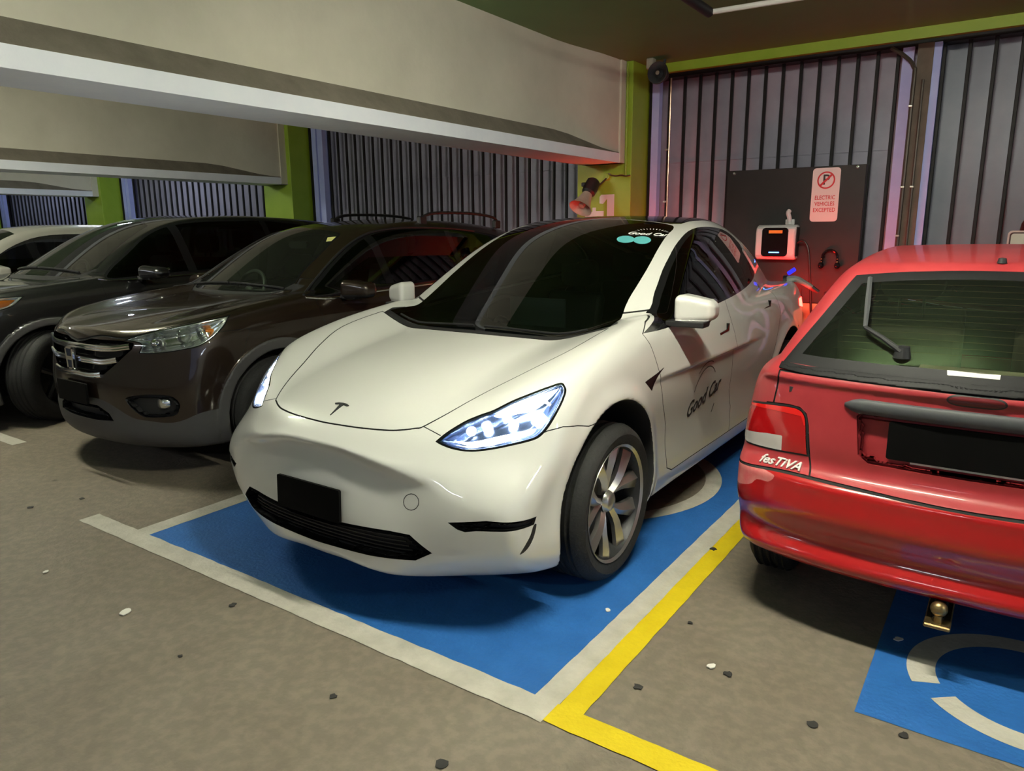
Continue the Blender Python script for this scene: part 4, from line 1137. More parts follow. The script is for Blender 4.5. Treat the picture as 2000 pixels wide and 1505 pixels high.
# --- windscreen stickers and lettering
MT['teal'] = mat('teal_sticker', (.12, .48, .50), .4); MT['sticker_white'] = mat('white_vinyl', (.82, .82, .80), .5); MT['vinyl_black'] = mat('black_vinyl', (.01, .01, .01), .4)
for k, sp in enumerate(stick):
    a, _ = windscreen.split(Reg(sp, (0, -.5, .86), .3, 0), 2); a.obj('windscreen_sticker', MT['teal'], root, .0015)
n_w = unit(grad(EV.f, txt_ws[None]))[0]
t1 = text_mesh('windscreen_lettering', 'Good Car', .056, MT['sticker_white'], root, .0005, .35, bold=.0012); place(t1, txt_ws + n_w * .004, txt_ws2 - txt_ws, n_w)
ry = MB()
for k in range(13):
    a = math.radians(30 + 10 * k); ry.add([(.10 * math.cos(a) - .002 + .02, .075 * math.sin(a), 0), (.10 * math.cos(a) + .024, .075 * math.sin(a), 0), (.12 * math.cos(a) + .022, .09 * math.sin(a), 0), (.12 * math.cos(a) + .018, .09 * math.sin(a), 0)], [(0, 1, 2, 3)])
ro = ry.build('windscreen_sun_rays', MT['sticker_white'], root); place(ro, txt_ws + n_w * .004, txt_ws2 - txt_ws, n_w)
# door lettering
for sg in (1, -1):
    cy, cz = 1.99, .615; x = EV.onside(cy, cz)[0]
    nd = unit(grad(EV.f, np.array([[x, cy, cz]])))[0] * np.array([sg, 1, 1]); c = np.array([sg * x, cy, cz])
    X = np.array([0, sg * .985, sg * .17 if sg > 0 else .17])
    t2 = text_mesh('door_lettering', 'Good Car', .118, MT['vinyl_black'], root, .0005, .4, bold=.0016); place(t2, c + nd * .005, X, nd)
    mb = MB()
    for r0, r1, a0, a1 in ((.175, .182, 35, 150), (.205, .211, 60, 120), (.20, .212, 215, 330)):
        V = []; F = []; n = 28
        for k in range(n + 1):
            a = math.radians(a0 + (a1 - a0) * k / n); V += [(r0 * math.cos(a), r0 * math.sin(a), 0), (r1 * math.cos(a), r1 * math.sin(a), 0)]
        F = [(2 * k, 2 * k + 1, 2 * k + 3, 2 * k + 2) for k in range(n)]; mb.add(V, F)
    lo_ = mb.build('door_logo_ring', MT['vinyl_black'], root); place(lo_, c + nd * .006, X, nd)
# --- tail lamps and charging plug
for sg in (1, -1):
    pts = [(y, z) for y, z in ((4.18, .93), (4.40, .90), (4.62, .86), (4.66, .93), (4.45, .985), (4.2, .985))]
    tl = full.split(Reg([(sg * .85, y, z) for y, z in pts], (sg, 0, 0), .6, .05), 1)[0]; tl.obj('tail_light', MT['tail_red'], root, .004)
    tb = full.split(Reg([(x, 4.7, z) for x, z in ((sg * .42, .93), (sg * .80, .90), (sg * .80, .97), (sg * .42, .985))], (0, 1, 0), .6, .05), 1)[0]; tb.obj('tail_light', MT['tail_red'], root, .004)
print('EV done', round(time.time() - t_, 1))
# ------------------------------------------------------------------ the brown sport utility car
MT['brown_paint'] = mat('dark_brown_metallic_paint', (.028, .0165, .0105), .32, .55, coat=1.0)
MT['clad'] = mat('grey_bumper_plastic', (.060, .058, .060), .55)
MT['suv_glass'] = glass_mat('greenish_windscreen_glass', (.42, .50, .42), .01, dirt=.02)
MT['privacy'] = glass_mat('dark_privacy_glass', (.12, .13, .13), .01)
MT['bowl'] = mat('chrome_lamp_bowl', (.85, .87, .85), .24, 1.0)
MT['amber'] = mat('amber_lens', (.75, .22, .02), .25)
root = empty('sport_utility_car', (-2.63, .30, 0)); tag(root, 'dark brown sport utility car with roof rails beside the white car', 'car')
SU = Car(root, (-2.63, .30, 0)); AR = [(.92, .365, .405), (3.54, .365, .405)]
P = dict(length=4.54, nose=(.26, .26), tail=(.12, .15),
    top=[(-.3, .70), (-.05, .875), (.03, .918), (.10, .945), (.25, .982), (.55, 1.03), (.9, 1.068), (1.2, 1.095), (1.6, 1.11), (2.5, 1.12), (4.0, 1.14), (4.8, 1.13)],
    front=[(.10, .16), (.20, .10), (.25, .055), (.31, .03), (.40, .022), (.50, .015), (.58, .012), (.66, .02), (.76, .035), (.86, .052), (.92, .075), (1.0, .1), (1.7, .3)],
    plan=[(-.5, .82), (0, .855), (.3, .878), (.6, .893), (.92, .898), (1.5, .898), (2.5, .90), (3.54, .90), (4.1, .875), (4.5, .84), (5, .78)],
    section=[(0, -.08), (.18, -.05), (.28, -.02), (.4, -.010), (.55, -.008), (.7, .0), (.85, .004), (.95, -.006), (1.05, -.028), (1.12, -.05), (1.4, -.2), (1.8, -.4)],
    roof=[(.5, .70), (.95, 1.00), (1.12, 1.105), (1.4, 1.265), (1.7, 1.42), (1.95, 1.528), (2.2, 1.592), (2.5, 1.627), (2.9, 1.64), (3.4, 1.62), (3.9, 1.57), (4.2, 1.51), (4.4, 1.40), (4.55, 1.2), (4.8, .8)],
    belt=[(.6, .72), (1.1, .785), (1.6, .815), (2.5, .825), (3.4, .805), (4.0, .755), (4.5, .68), (5, .6)],
    belt_z=1.08, tumble=(.34, .18), crown=.07, ws_curve=.24, bulge=.035, bulge_x=(.40, .80), bulge_y=(1.3, 1.9),
    beak=(.3, .6), k_nose=(.03, .06), k_shoulder=.10, k_corner=.12, k_roof=.09, k_belt=.02,
    bottom=.205, arches=AR, flare=.004, clad=(.075, .012), well_x=.50, rear=[(0, .10), (.3, .02), (.7, 0), (1.1, .02), (1.5, .1)])
SU.f = car_sdf(P); h = SU.hit; t_ = time.time()
hl_ = h([(240, 665), (240, 665), (271, 654), (299, 647), (343, 637), (387, 628), (431, 619), (451, 614), (451, 614), (440, 634), (422, 654), (405, 667), (383, 678), (343, 686), (299, 691), (270, 690), (270, 690), (276, 674), (264, 668)])
chrom_ = h([(240, 666), (268, 672), (262, 692), (300, 693), (345, 688), (383, 680)])
gr_ = h([(150, 658), (190, 662), (238, 665), (262, 670), (262, 670), (258, 682), (229, 709), (203, 731), (203, 731), (179, 735), (150, 729)])
gb = [h([(157, 672), (190, 677), (222, 678), (256, 674)]), h([(157, 697), (179, 701), (203, 704), (231, 700)]), h([(157, 725), (179, 730), (200, 729)])]
chin_ = h([(150, 772), (161, 773), (203, 781), (233, 799), (262, 817), (288, 821), (365, 817), (405, 801), (426, 797)])
low_ = h([(155, 791), (190, 792), (212, 806), (221, 820), (190, 816), (160, 809)])
fog_ = h([(247, 776), (288, 770), (332, 773), (350, 786), (350, 800), (339, 812), (288, 815), (266, 805), (249, 788)])
fl_ = h([(307, 789)])[0]
ws_ = h([(577, 552), (595, 528), (625, 498), (655, 468), (664, 459)])
dlo_ = h([(592, 576), (592, 576), (600, 565), (640, 516), (670, 486), (700, 464), (730, 452), (775, 445), (820, 444), (880, 446), (925, 451)])
em_ = h([(146, 696)])[0]; hoodedge = h([(150, 655), (200, 655), (243, 660), (300, 646), (360, 632), (420, 618), (470, 600), (530, 580), (570, 566)])
for n_, v_ in (('hl', hl_), ('gr', gr_), ('chin', chin_), ('low', low_), ('fog', fog_), ('ws', ws_), ('dlo', dlo_), ('emb', em_), ('hood', hoodedge)): print('SU', n_, np.round(v_, 2).tolist())
B = Body(SU, P, (0, -.1, .12), (1.0, 4.68, 1.72), .0155)
BP = MT['brown_paint']
B.basics(AR, .214, BP, .075, MT['clad'])
wh = [np.array((0, 1.13, 1.1)), np.array((.3, 1.16, 1.1)), np.array((.5, 1.235, 1.1)), ws_[0], ws_[0]] + list(ws_[1:]) + [np.array((.36, 1.99, 1.52)), np.array((.2, 2.01, 1.55)), np.array((0, 2.02, 1.56))]
B.windscreen(wh, MT['suv_glass'], rim=.02)
dl = list(dlo_) + [np.array((.64, 3.95, 1.46)), np.array((.68, 4.02, 1.38)), np.array((.76, 3.9, 1.22)), np.array((.79, 3.2, 1.13)), np.array((.80, 2.2, 1.10)), np.array((.81, 1.45, 1.075))]
B.sides(dl, [(2.02, -.12, .09), (3.0, -.08, .07)], MT['privacy'], MT['gloss_black'])
# chrome strip under the side glass
for sg in (1, -1):
    pts = [(sg * (SU.onside(y, z)[0] + .002), y, z) for y, z in ((1.22, 1.085), (1.45, 1.062), (1.9, 1.078), (2.4, 1.09), (3.0, 1.105), (3.6, 1.13))]
    MB().tube(smooth_open(pts, 4), .009, 6).build('chrome_strip', MT['chrome'], root)
    pts = [(sg * (abs(p[0]) + .004), p[1], p[2]) for p in dlo_[1:]]
    MB().tube(smooth_open(pts, 3), .010, 6).build('window_surround', MT['dark_metal'], root)
hd = [np.array((0, .055, .9))] + [np.array(p) for p in hoodedge[1:]] + [np.array((.45, 1.16, 1.1)), np.array((.2, 1.09, 1.1)), np.array((0, 1.07, 1.1))]
hood = B.take(Reg(csmooth(symloop(hd), 3), EZ, None, .2), 1, .006); hood.obj('bonnet', BP, root); B.line.append(hood)
cw = [(0, .98), (.4, 1.05), (.62, 1.2), (.66, 1.36), (.5, 1.32), (0, 1.25)]
c_ = B.take(Reg(symloop([np.array((x, y, 1.1)) for x, y in cw]), EZ, .25, .2), 1); c_.obj('cowl_panel', MT['black'], root)
gmask = Reg(symloop([np.array((0, .02, .89))] + [np.array(p) for p in gr_[1:-1]] + [np.array((0, .02, .66))]), (0, -1, 0), .5, -.6)
gp = B.take(gmask, 1); go = recess(gp, 'grille', MT['gloss_black'], root, (0, .035, 0))
LEN = glass_mat('suv_lamp_lens', (.9, .92, .9), .02)
for L_, inn, sg in B.lamp(hl_, (.45, -.75, .35), LEN, MT['bowl'], 'headlight', .05):
    m = np.array([sg, 1, 1.0])
    for k, (u, v, r) in enumerate(((301, 669, .040), (355, 652, .045), (395, 648, .030))):
        p = h([(u, v)])[0] * m; n = unit(grad(SU.f, np.abs(p)[None] * np.array([1, 1, 1])))[0] * m
        MB().sphere(p - n * .035, r, 14, 10).build('lamp_reflector', MT['chrome'] if k != 1 else LEN, L_)
    p = h([(411, 642)])[0] * m; n = unit(grad(SU.f, (p * m)[None]))[0] * m; MB().sphere(p - n * .03, (.012, .03, .012), 10, 8).build('indicator', MT['amber'], L_)
for f_ in B.pair(Reg(csmooth(fog_, 3), (.35, -.93, 0), .5, -.5), 1):
    recess(f_, 'fog_lamp_recess', MT['black'], root, (0, .03, 0))
for sg in (1, -1):
    p = fl_ * np.array([sg, 1, 1.0]); mb = MB(); mb.lathe([(0, -.012), (.03, -.008), (.042, .004), (.05, .03)], 20, 'y', (p[0], p[1] + .025, p[2])); mb.build('fog_lamp', MT['bowl'], root)
lo = B.take(Reg(symloop([np.array((0, .02, .475)), np.array((.21, .02, .472)), np.array((.305, .02, .43)), np.array((.335, .02, .382)), np.array((.18, .02, .372)), np.array((0, .02, .372))]), (0, -1, 0), .5, -.6), 1); recess(lo, 'lower_intake', MT['black'], root, (0, .05, 0))
chz = spl([(-.1, .515), (0, .515), (.06, .515), (.28, .51), (.4, .46), (.5, .412), (.58, .40), (.78, .41), (.84, .445), (.88, .45), (1.2, .45)])
ch = B.take(lambda V, N: np.maximum(V[:, 2] - chz(np.abs(V[:, 0])), V[:, 1] - .66), 1, None); ch.obj('bumper_skirt', MT['clad'], root)
sill = B.take(lambda V, N: np.maximum(V[:, 2] - .315, -(V[:, 1] - .6)), 1); sill.obj('sill_cladding', MT['clad'], root)
bu = B.take(lambda V, N: np.maximum(V[:, 1] - .50 - .5 * (V[:, 2] - .5), V[:, 2] - .93), 0, .004); bu.obj('front_bumper', BP, root)
# doors
fdp = [np.array((.9, y, z)) for y, z in ((1.28, 1.12), (1.33, .9), (1.38, .6), (1.42, .40), (2.28, .38), (2.30, .7), (2.27, 1.12), (2.2, 1.2), (1.4, 1.2))]
rdp = [np.array((.9, y, z)) for y, z in ((2.27, 1.2), (2.30, .7), (2.28, .38), (3.0, .38), (3.08, .62), (3.22, .82), (3.34, .95), (3.36, 1.15), (3.3, 1.2))]
for pts, nm in ((fdp, 'front_door'), (rdp, 'rear_door')):
    for d in B.pair(Reg(pts, EX, .4, .1), 1, .005):
        o = d.obj(nm, BP, root); B.line.append(d); sg = 1 if d.V[d.T[0, 0], 0] > 0 else -1
        y = 2.08 if nm[0] == 'f' else 3.12; x = SU.onside(y, .93)[0]
        MB().tube([(sg * (x - .01), y - .10, .925), (sg * (x + .03), y - .08, .93), (sg * (x + .03), y + .06, .935), (sg * (x - .01), y + .08, .935)], .011, 8).build('door_handle', BP, o)
B.finish(BP, .6)
# grille bars and badge
for k, gbar in enumerate(gb):
    q = [np.array(p) * FLIPX for p in gbar[::-1][:-1]] + [np.array((0, gbar[0][1] - .004, gbar[0][2]))] + [np.array(p) for p in gbar[1:]]
    q = [p + np.array((0, -.008, 0)) for p in q]; mb = MB()
    pth = smooth_open(q, 4)
    for dz, r in ((.0, .012), (-.016, .010)): mb.tube([p + np.array((0, 0, dz)) for p in pth], r, 8)
    mb.build('grille_bar', MT['chrome'], root)
badge = MB(); y = .005
badge.prism([(-.05, .07), (.05, .07), (.042, -.07), (-.042, -.07)], 0, .008, 'y')
bo = badge.build('front_badge', MT['black'], root); bo.location = (0, y, em_[2])
hb = MB()
for V in ([(-.050, .07), (-.034, .07), (-.022, -.07), (-.040, -.07)], [(.034, .07), (.050, .07), (.040, -.07), (.022, -.07)], [(-.03, .012), (.03, .012), (.027, -.012), (-.027, -.012)], [(-.05, .07), (.05, .07), (.049, .06), (-.049, .06)], [(-.042, -.062), (.042, -.062), (.041, -.07), (-.041, -.07)]):
    hb.prism(V, -.012, .0, 'y')
hb.build('badge_letter', MT['chrome'], bo)
po = MB().prism(rrect(-.185, .185, -.067, .067, .008), -.008, .006, 'y').build('number_plate', MT['plate'], root); po.location = (0, -.012, .548)
# roof rails
for sg in (1, -1):
    pts = [(sg * .545, 2.75, 1.615), (sg * .555, 2.82, 1.665), (sg * .56, 3.0, 1.69), (sg * .56, 3.5, 1.69), (sg * .55, 3.85, 1.655), (sg * .545, 3.93, 1.59)]
    rr = MB().tube(smooth_open(pts, 6), .014, 8).build('roof_rail', MT['black'], root)
    for yy, zz in ((2.78, 1.60), (3.9, 1.57)): MB().box((sg * .55 - .022, yy - .05, zz - .02), (sg * .55 + .022, yy + .05, zz + .06), .01).build('rail_foot', MT['black'], rr)
rounded_mirror(root, SU, (.985, 1.56, 1.125), (.115, .08, .070), BP, MT['black'], r=.042)
for (ya, za, ra) in AR:
    for sg in (1, -1): make_wheel(root, (sg * .775, ya, .358), .358, .225, .225, sg, 'plain', MT['silver'], 0)
for xa, xb in ((-.58, -.02), (.0, .55)):
    pts = [(x, 1.20 + .2 * x * x, SU.ontop(x, 1.20 + .2 * x * x)[0] + .012) for x in np.linspace(xa, xb, 8)]
    MB().tube(pts, .008, 6).build('wiper', MT['black'], root)
for sg in (-1, 1): make_seat(root, sg * .36, 2.15, .58, m=mat('grey_cloth_seat', (.10, .10, .095), .8))
for x in (-.4, .4): make_seat(root, x, 3.1, .60, m=mat('grey_cloth_seat', (.10, .10, .095), .8))
make_steering(root, (-.36, 1.62, 1.05), m=mat('grey_steering_wheel', (.12, .12, .12), .5))
MB().prism([(1.12, .95), (1.20, 1.06), (1.5, 1.08), (1.60, 1.0), (1.58, .8), (1.15, .7)], -.68, .68, 'x').build('dashboard', MT['lining'], root)
MB().prism(rrect(-.11, .11, 1.40, 1.46, .025), 1.86, 1.89, 'y').build('rear_view_mirror', MT['black'], root)
sp = h([(640, 464), (659, 462), (657, 470), (637, 472)]); a, _ = B.ws.split(Reg(sp, (0, -.5, .86), .3, 0), 2)
if len(a.T): a.obj('windscreen_sticker', mat('yellow_sticker', (.62, .62, .22), .5), root, .002)
print('SU done', round(time.time() - t_, 1))
# ------------------------------------------------------------------ the black sport utility car
MT['black_paint'] = mat('black_paint', (.006, .006, .0065), .3, coat=1.0)
MT['bk_glass'] = glass_mat('green_reflecting_windscreen', (.34, .42, .34), .01, dirt=.03)
root = empty('sport_utility_car', (-5.1, -.10, 0)); tag(root, 'large black sport utility car with a turned front wheel at left', 'car')
BK = Car(root, (-5.1, -.10, 0)); AR = [(.97, .375, .43), (3.76, .375, .43)]
P = dict(length=4.86, nose=(.24, .26), tail=(.12, .15),
    top=[(-.3, .78), (-.05, .93), (.03, .97), (.10, .995), (.25, 1.03), (.6, 1.075), (1.0, 1.11), (1.4, 1.14), (2.0, 1.15), (3.5, 1.17), (5.2, 1.15)],
    front=[(.10, .16), (.20, .10), (.26, .05), (.34, .02), (.50, .0), (.65, .005), (.8, .03), (.92, .07), (1.0, .1), (1.7, .3)],
    plan=[(-.5, .86), (0, .90), (.3, .925), (.6, .94), (.97, .948), (1.5, .945), (2.5, .95), (3.76, .95), (4.3, .92), (4.8, .88), (5.4, .8)],
    section=[(0, -.08), (.18, -.05), (.28, -.02), (.4, -.010), (.55, -.008), (.7, .0), (.85, .004), (.98, -.006), (1.08, -.028), (1.18, -.055), (1.4, -.2), (1.8, -.4)],
    roof=[(.5, .72), (1.05, 1.07), (1.25, 1.185), (1.55, 1.36), (1.85, 1.52), (2.1, 1.62), (2.35, 1.68), (2.7, 1.712), (3.1, 1.72), (3.6, 1.705), (4.2, 1.66), (4.55, 1.59), (4.75, 1.45), (4.9, 1.2), (5.2, .8)],
    belt=[(.6, .75), (1.2, .82), (1.8, .85), (2.8, .86), (3.8, .84), (4.4, .79), (4.9, .7), (5.4, .6)],
    belt_z=1.14, tumble=(.36, .18), crown=.07, ws_curve=.24, bulge=.04, bulge_x=(.45, .85), bulge_y=(1.4, 2.0),
    beak=(.3, .6), k_nose=(.03, .06), k_shoulder=.10, k_corner=.14, k_roof=.09, k_belt=.02,
    bottom=.205, arches=AR, flare=.004, clad=(.062, .010), well_x=.52, rear=[(0, .10), (.3, .02), (.7, 0), (1.1, .02), (1.5, .1)])
BK.f = car_sdf(P); h = BK.hit; t_ = time.time()
ws_ = h([(190, 524), (202, 510), (240, 475), (275, 449), (288, 441)])
dlo_ = h([(203, 537), (203, 537), (215, 520), (245, 492), (275, 462), (310, 443), (350, 434), (400, 430), (460, 429), (520, 429)])
hl_ = h([(-40, 588), (0, 585), (25, 581), (47, 577), (47, 577), (42, 587), (25, 600), (0, 606), (-40, 612)])
hood_ = h([(-60, 590), (-20, 580), (30, 572), (80, 558), (130, 545), (165, 537)])
for n_, v_ in (('ws', ws_), ('dlo', dlo_), ('hl', hl_), ('hood', hood_)): print('BK', n_, np.round(v_, 2).tolist())
B = Body(BK, P, (0, -.12, .12), (1.05, 5.0, 1.80), .017); BP = MT['black_paint']
B.basics(AR, .214, BP, .062, MT['clad'])
wh = [np.array((0, 1.24, 1.15)), np.array((.35, 1.28, 1.15)), np.array((.58, 1.36, 1.15)), ws_[0], ws_[0]] + list(ws_[1:]) + [np.array((.36, 2.17, 1.62)), np.array((.2, 2.20, 1.64)), np.array((0, 2.21, 1.65))]
B.windscreen(wh, MT['bk_glass'], rim=.015)
dl = list(dlo_) + [np.array((.66, 4.3, 1.57)), np.array((.70, 4.42, 1.45)), np.array((.80, 4.2, 1.27)), np.array((.84, 3.2, 1.19)), np.array((.85, 2.2, 1.16)), np.array((.85, 1.55, 1.135))]
B.sides(dl, [(2.25, -.12, .09), (3.3, -.08, .07)], MT['privacy'], MT['gloss_black'])
for sg in (1, -1):
    pts = [(sg * (BK.onside(y, z)[0] + .002), y, z) for y, z in ((1.42, 1.150), (1.6, 1.128), (2.1, 1.135), (2.8, 1.155), (3.6, 1.18))]
    MB().tube(smooth_open(pts, 4), .009, 6).build('chrome_strip', MT['chrome'], root)
hd = [np.array((0, .06, .95)), np.array((.3, .08, .95)), np.array((.52, .16, .95)), np.array((.70, .34, 1.0))] + [np.array((.76, .6, 1.05)), np.array((.77, .9, 1.1)), np.array((.74, 1.2, 1.12)), np.array((.66, 1.36, 1.13))] + [np.array((.4, 1.22, 1.1)), np.array((.2, 1.18, 1.1)), np.array((0, 1.17, 1.1))]
hood = B.take(Reg(csmooth(symloop(hd), 3), EZ, None, .2), 1, .006); hood.obj('bonnet', BP, root); B.line.append(hood)
cw = [(0, 1.08), (.4, 1.12), (.66, 1.3), (.7, 1.5), (.5, 1.45), (0, 1.36)]
c_ = B.take(Reg(symloop([np.array((x, y, 1.1)) for x, y in cw]), EZ, .25, .2), 1); c_.obj('cowl_panel', MT['black'], root)
hlp = [np.array(p) for p in ((.45, .10, .94), (.62, .20, .985), (.78, .38, 1.02), (.875, .62, 1.05), (.905, .81, 1.06), (.905, .81, 1.06), (.918, .73, .985), (.92, .60, .955), (.88, .42, .925), (.70, .22, .895), (.48, .10, .885))]
for L_, inn, sg in B.lamp(hlp, (.5, -.75, .3), glass_mat('bk_lens', (.9, .92, .9), .02), MT['bowl'], 'headlight', .05):
    m = np.array([sg, 1, 1.0])
    ap = [np.array(p) * m for p in ((.86, .50, 1.02), (.90, .66, 1.035), (.90, .75, 1.03), (.918, .68, .985), (.90, .52, .965))]
    am, _ = inn.split(Reg(ap, (sg * .75, -.6, .2), .5, -.2), 1)
    if len(am.T): am.obj('indicator', MT['amber'], L_, -.012)
    MB().sphere(np.array((.66 , .26, .91)) * m, .045, 14, 10).build('lamp_reflector', MT['chrome'], L_)
gpts = [np.array(p) for p in ((0, .02, .86), (.5, .1, .86), (.46, .1, .66), (0, .0, .62))]
gr = B.take(Reg(symloop(gpts), (0, -1, 0), .5, .0), 1); go = gr.obj('grille', MT['gloss_black'], root)
for z in (.68, .74, .80):
    MB().tube([(x, BK.onfront(x, z, -.2)[0] - .008, z) for x in np.linspace(-.44, .44, 11)], .012, 6).build('grille_bar', MT['chrome'], go)
ch = B.take(lambda V, N: np.maximum(V[:, 2] - .36, V[:, 1] - .55), 1); ch.obj('bumper_skirt', MT['clad'], root)
sill = B.take(lambda V, N: np.maximum(V[:, 2] - .33, -(V[:, 1] - .5)), 1); sill.obj('sill_cladding', MT['clad'], root)
bu = B.take(lambda V, N: np.maximum(V[:, 1] - .50, V[:, 2] - .93), 0, .004); bu.obj('front_bumper', BP, root)
fdp = [np.array((.9, y, z)) for y, z in ((1.42, 1.2), (1.45, .9), (1.50, .6), (1.52, .40), (2.48, .38), (2.50, .7), (2.47, 1.2))]
rdp = [np.array((.9, y, z)) for y, z in ((2.47, 1.2), (2.50, .7), (2.48, .38), (3.2, .38), (3.3, .62), (3.45, .85), (3.58, 1.0), (3.55, 1.2))]
for pts, nm in ((fdp, 'front_door'), (rdp, 'rear_door')):
    for d in B.pair(Reg(pts, EX, .4, .1), 1, .005):
        o = d.obj(nm, BP, root); B.line.append(d)
B.finish(BP, .7)
rounded_mirror(root, BK, (1.055, 1.80, 1.195), (.13, .085, .062), BP, MT['black'], r=.048)
for (ya, za, ra) in AR:
    for sg in (1, -1): make_wheel(root, (sg * .82, ya, .378), .378, .235, .24, sg, 'dark', MT['dark_metal'], .42 if ya < 2 else 0)
for xa, xb in ((-.6, -.02), (.0, .6)):
    pts = [(x, 1.32 + .2 * x * x, BK.ontop(x, 1.32 + .2 * x * x)[0] + .012) for x in np.linspace(xa, xb, 8)]
    MB().tube(pts, .009, 6).build('wiper', MT['black'], root)
for sg in (-1, 1): make_seat(root, sg * .38, 2.35, .62)
for x in (-.42, .42): make_seat(root, x, 3.35, .64)
make_steering(root, (-.38, 1.82, 1.10))
MB().prism([(1.22, .98), (1.32, 1.10), (1.65, 1.11), (1.75, 1.04), (1.72, .8), (1.25, .7)], -.72, .72, 'x').build('dashboard', MT['lining'], root)
MB().prism(rrect(-.11, .11, 1.47, 1.53, .025), 2.02, 2.05, 'y').build('rear_view_mirror', MT['black'], root)
po = MB().prism(rrect(-.185, .185, -.067, .067, .008), -.008, .006, 'y').build('number_plate', MT['plate'], root); po.location = (0, -.016, .50)
print('BK done', round(time.time() - t_, 1))

# ------------------------------------------------------------------ the pale car at the far end
MT['cream_paint'] = mat('pale_cream_paint', (.62, .60, .52), .35, coat=1.0)
root = empty('parked_car', (-7.75, -.25, 0)); tag(root, 'pale car mostly hidden behind the black car at far left', 'car')
FC = Car(root, (-7.75, -.25, 0)); AR = [(.93, .35, .40), (3.63, .35, .40)]
Q = dict(P); Q.update(length=4.70, arches=AR, bulge=.03, belt_z=1.06,
    top=[(p[0], p[1] - .06) for p in P['top']], roof=[(p[0] - .02, p[1] - .07) for p in P['roof']], plan=[(p[0], p[1] - .03) for p in P['plan']], belt=[(p[0], p[1] - .03) for p in P['belt']])
Q.pop('clad'); FC.f = car_sdf(Q); h = FC.hit; t_ = time.time()
B = Body(FC, Q, (0, -.12, .12), (1.05, 4.85, 1.75), .022); BP = MT['cream_paint']
B.basics(AR, .214, BP)
wh = [np.array(p) for p in ((0, 1.22, 1.1), (.35, 1.26, 1.1), (.64, 1.40, 1.1), (.68, 1.50, 1.1), (.60, 1.80, 1.35), (.53, 2.12, 1.53), (.48, 2.16, 1.55), (.2, 2.20, 1.58), (0, 2.21, 1.58))]
B.windscreen(wh, MT['bk_glass'], rim=.015)
dl = [np.array((.8, y, z)) for y, z in ((1.50, 1.07), (1.75, 1.22), (2.1, 1.42), (2.5, 1.52), (3.2, 1.52), (3.8, 1.46), (4.1, 1.36), (4.0, 1.18), (3.0, 1.12), (2.0, 1.09))]
B.sides(dl, [(2.22, -.12, .09), (3.2, -.08, .07)], MT['privacy'], MT['gloss_black'])
hd = [np.array(p) for p in ((0, .06, .95), (.3, .08, .95), (.52, .16, .95), (.70, .34, 1.0), (.76, .6, 1.05), (.77, .9, 1.1), (.74, 1.2, 1.12), (.66, 1.34, 1.13), (.4, 1.2, 1.1), (.2, 1.16, 1.1), (0, 1.15, 1.1))]
hood = B.take(Reg(csmooth(symloop(hd), 3), EZ, None, .2), 1, .006); hood.obj('bonnet', BP, root); B.line.append(hood)
hlp = [np.array(p) for p in ((.40, .08, .84), (.60, .18, .90), (.76, .36, .94), (.82, .56, .97), (.86, .44, .86), (.80, .30, .80), (.66, .16, .78), (.45, .09, .78))]
B.lamp(hlp, (.5, -.75, .3), glass_mat('fc_lens', (.9, .92, .9), .02), MT['bowl'], 'headlight', .05)
B.finish(BP, .7)
rounded_mirror(root, FC, (1.0, 1.75, 1.14), (.11, .08, .07), BP, MT['black'])
for (ya, za, ra) in AR:
    for sg in (1, -1): make_wheel(root, (sg * .79, ya, .35), .35, .225, .23, sg, 'plain', MT['silver'], 0)
for sg in (-1, 1): make_seat(root, sg * .38, 2.3, .54)
MB().prism([(1.22, .93), (1.32, 1.04), (1.65, 1.05), (1.75, .98), (1.72, .8), (1.25, .7)], -.70, .70, 'x').build('dashboard', MT['lining'], root)
MB().sphere((.18, 1.9, 1.36), (.03, .02, .05), 10, 8).build('hanging_air_freshener', mat('yellow_card', (.7, .5, .12), .6), root)
print('FC done', round(time.time() - t_, 1))
# ------------------------------------------------------------------ the red hatchback, rear towards us
MT['red_faded'] = noise_mat('faded_red_paint', (.30, .022, .028), (.38, .036, .042), 3, .42, spec=.4, coat=.35)
MT['red_gloss'] = mat('red_bumper_paint', (.40, .005, .007), .30, coat=1.0)
MT['red_lens'] = mat('red_lamp_lens', (.40, .006, .008), .12, coat=1.0)
MT['red_lens_lit'] = mat('red_lens_painted_highlight', (.75, .012, .010), .15, coat=1.0)  # brighter copy of the lens red: a highlight painted along the top edge
MT['clear_lens'] = mat('frosted_clear_lens', (.55, .52, .50), .2, coat=1.0)
MT['scuff'] = noise_mat('scuffed_pink_primer', (.60, .10, .11), (.62, .22, .2), 18, .7)
MT['rear_glass'] = glass_mat('greenish_rear_glass', (.40, .42, .36), .01, dirt=.012)
MT['satin_black'] = mat('satin_black_trim', (.008, .008, .009), .5, spec=.12)
MT['badge_silver'] = mat('bright_badge_silver', (.75, .73, .70), .3, .3)
MT['grey_plastic'] = mat('weathered_grey_plastic', (.045, .047, .052), .6)
RX, RY = 2.22, .80
root = empty('hatchback_car', (RX, RY, 0)); tag(root, 'old red three-door hatchback with faded tailgate and glossy bumper at right', 'car')
RH = Car(root, (RX, RY, 0)); AR = [(.64, .285, .315), (2.95, .285, .315)]
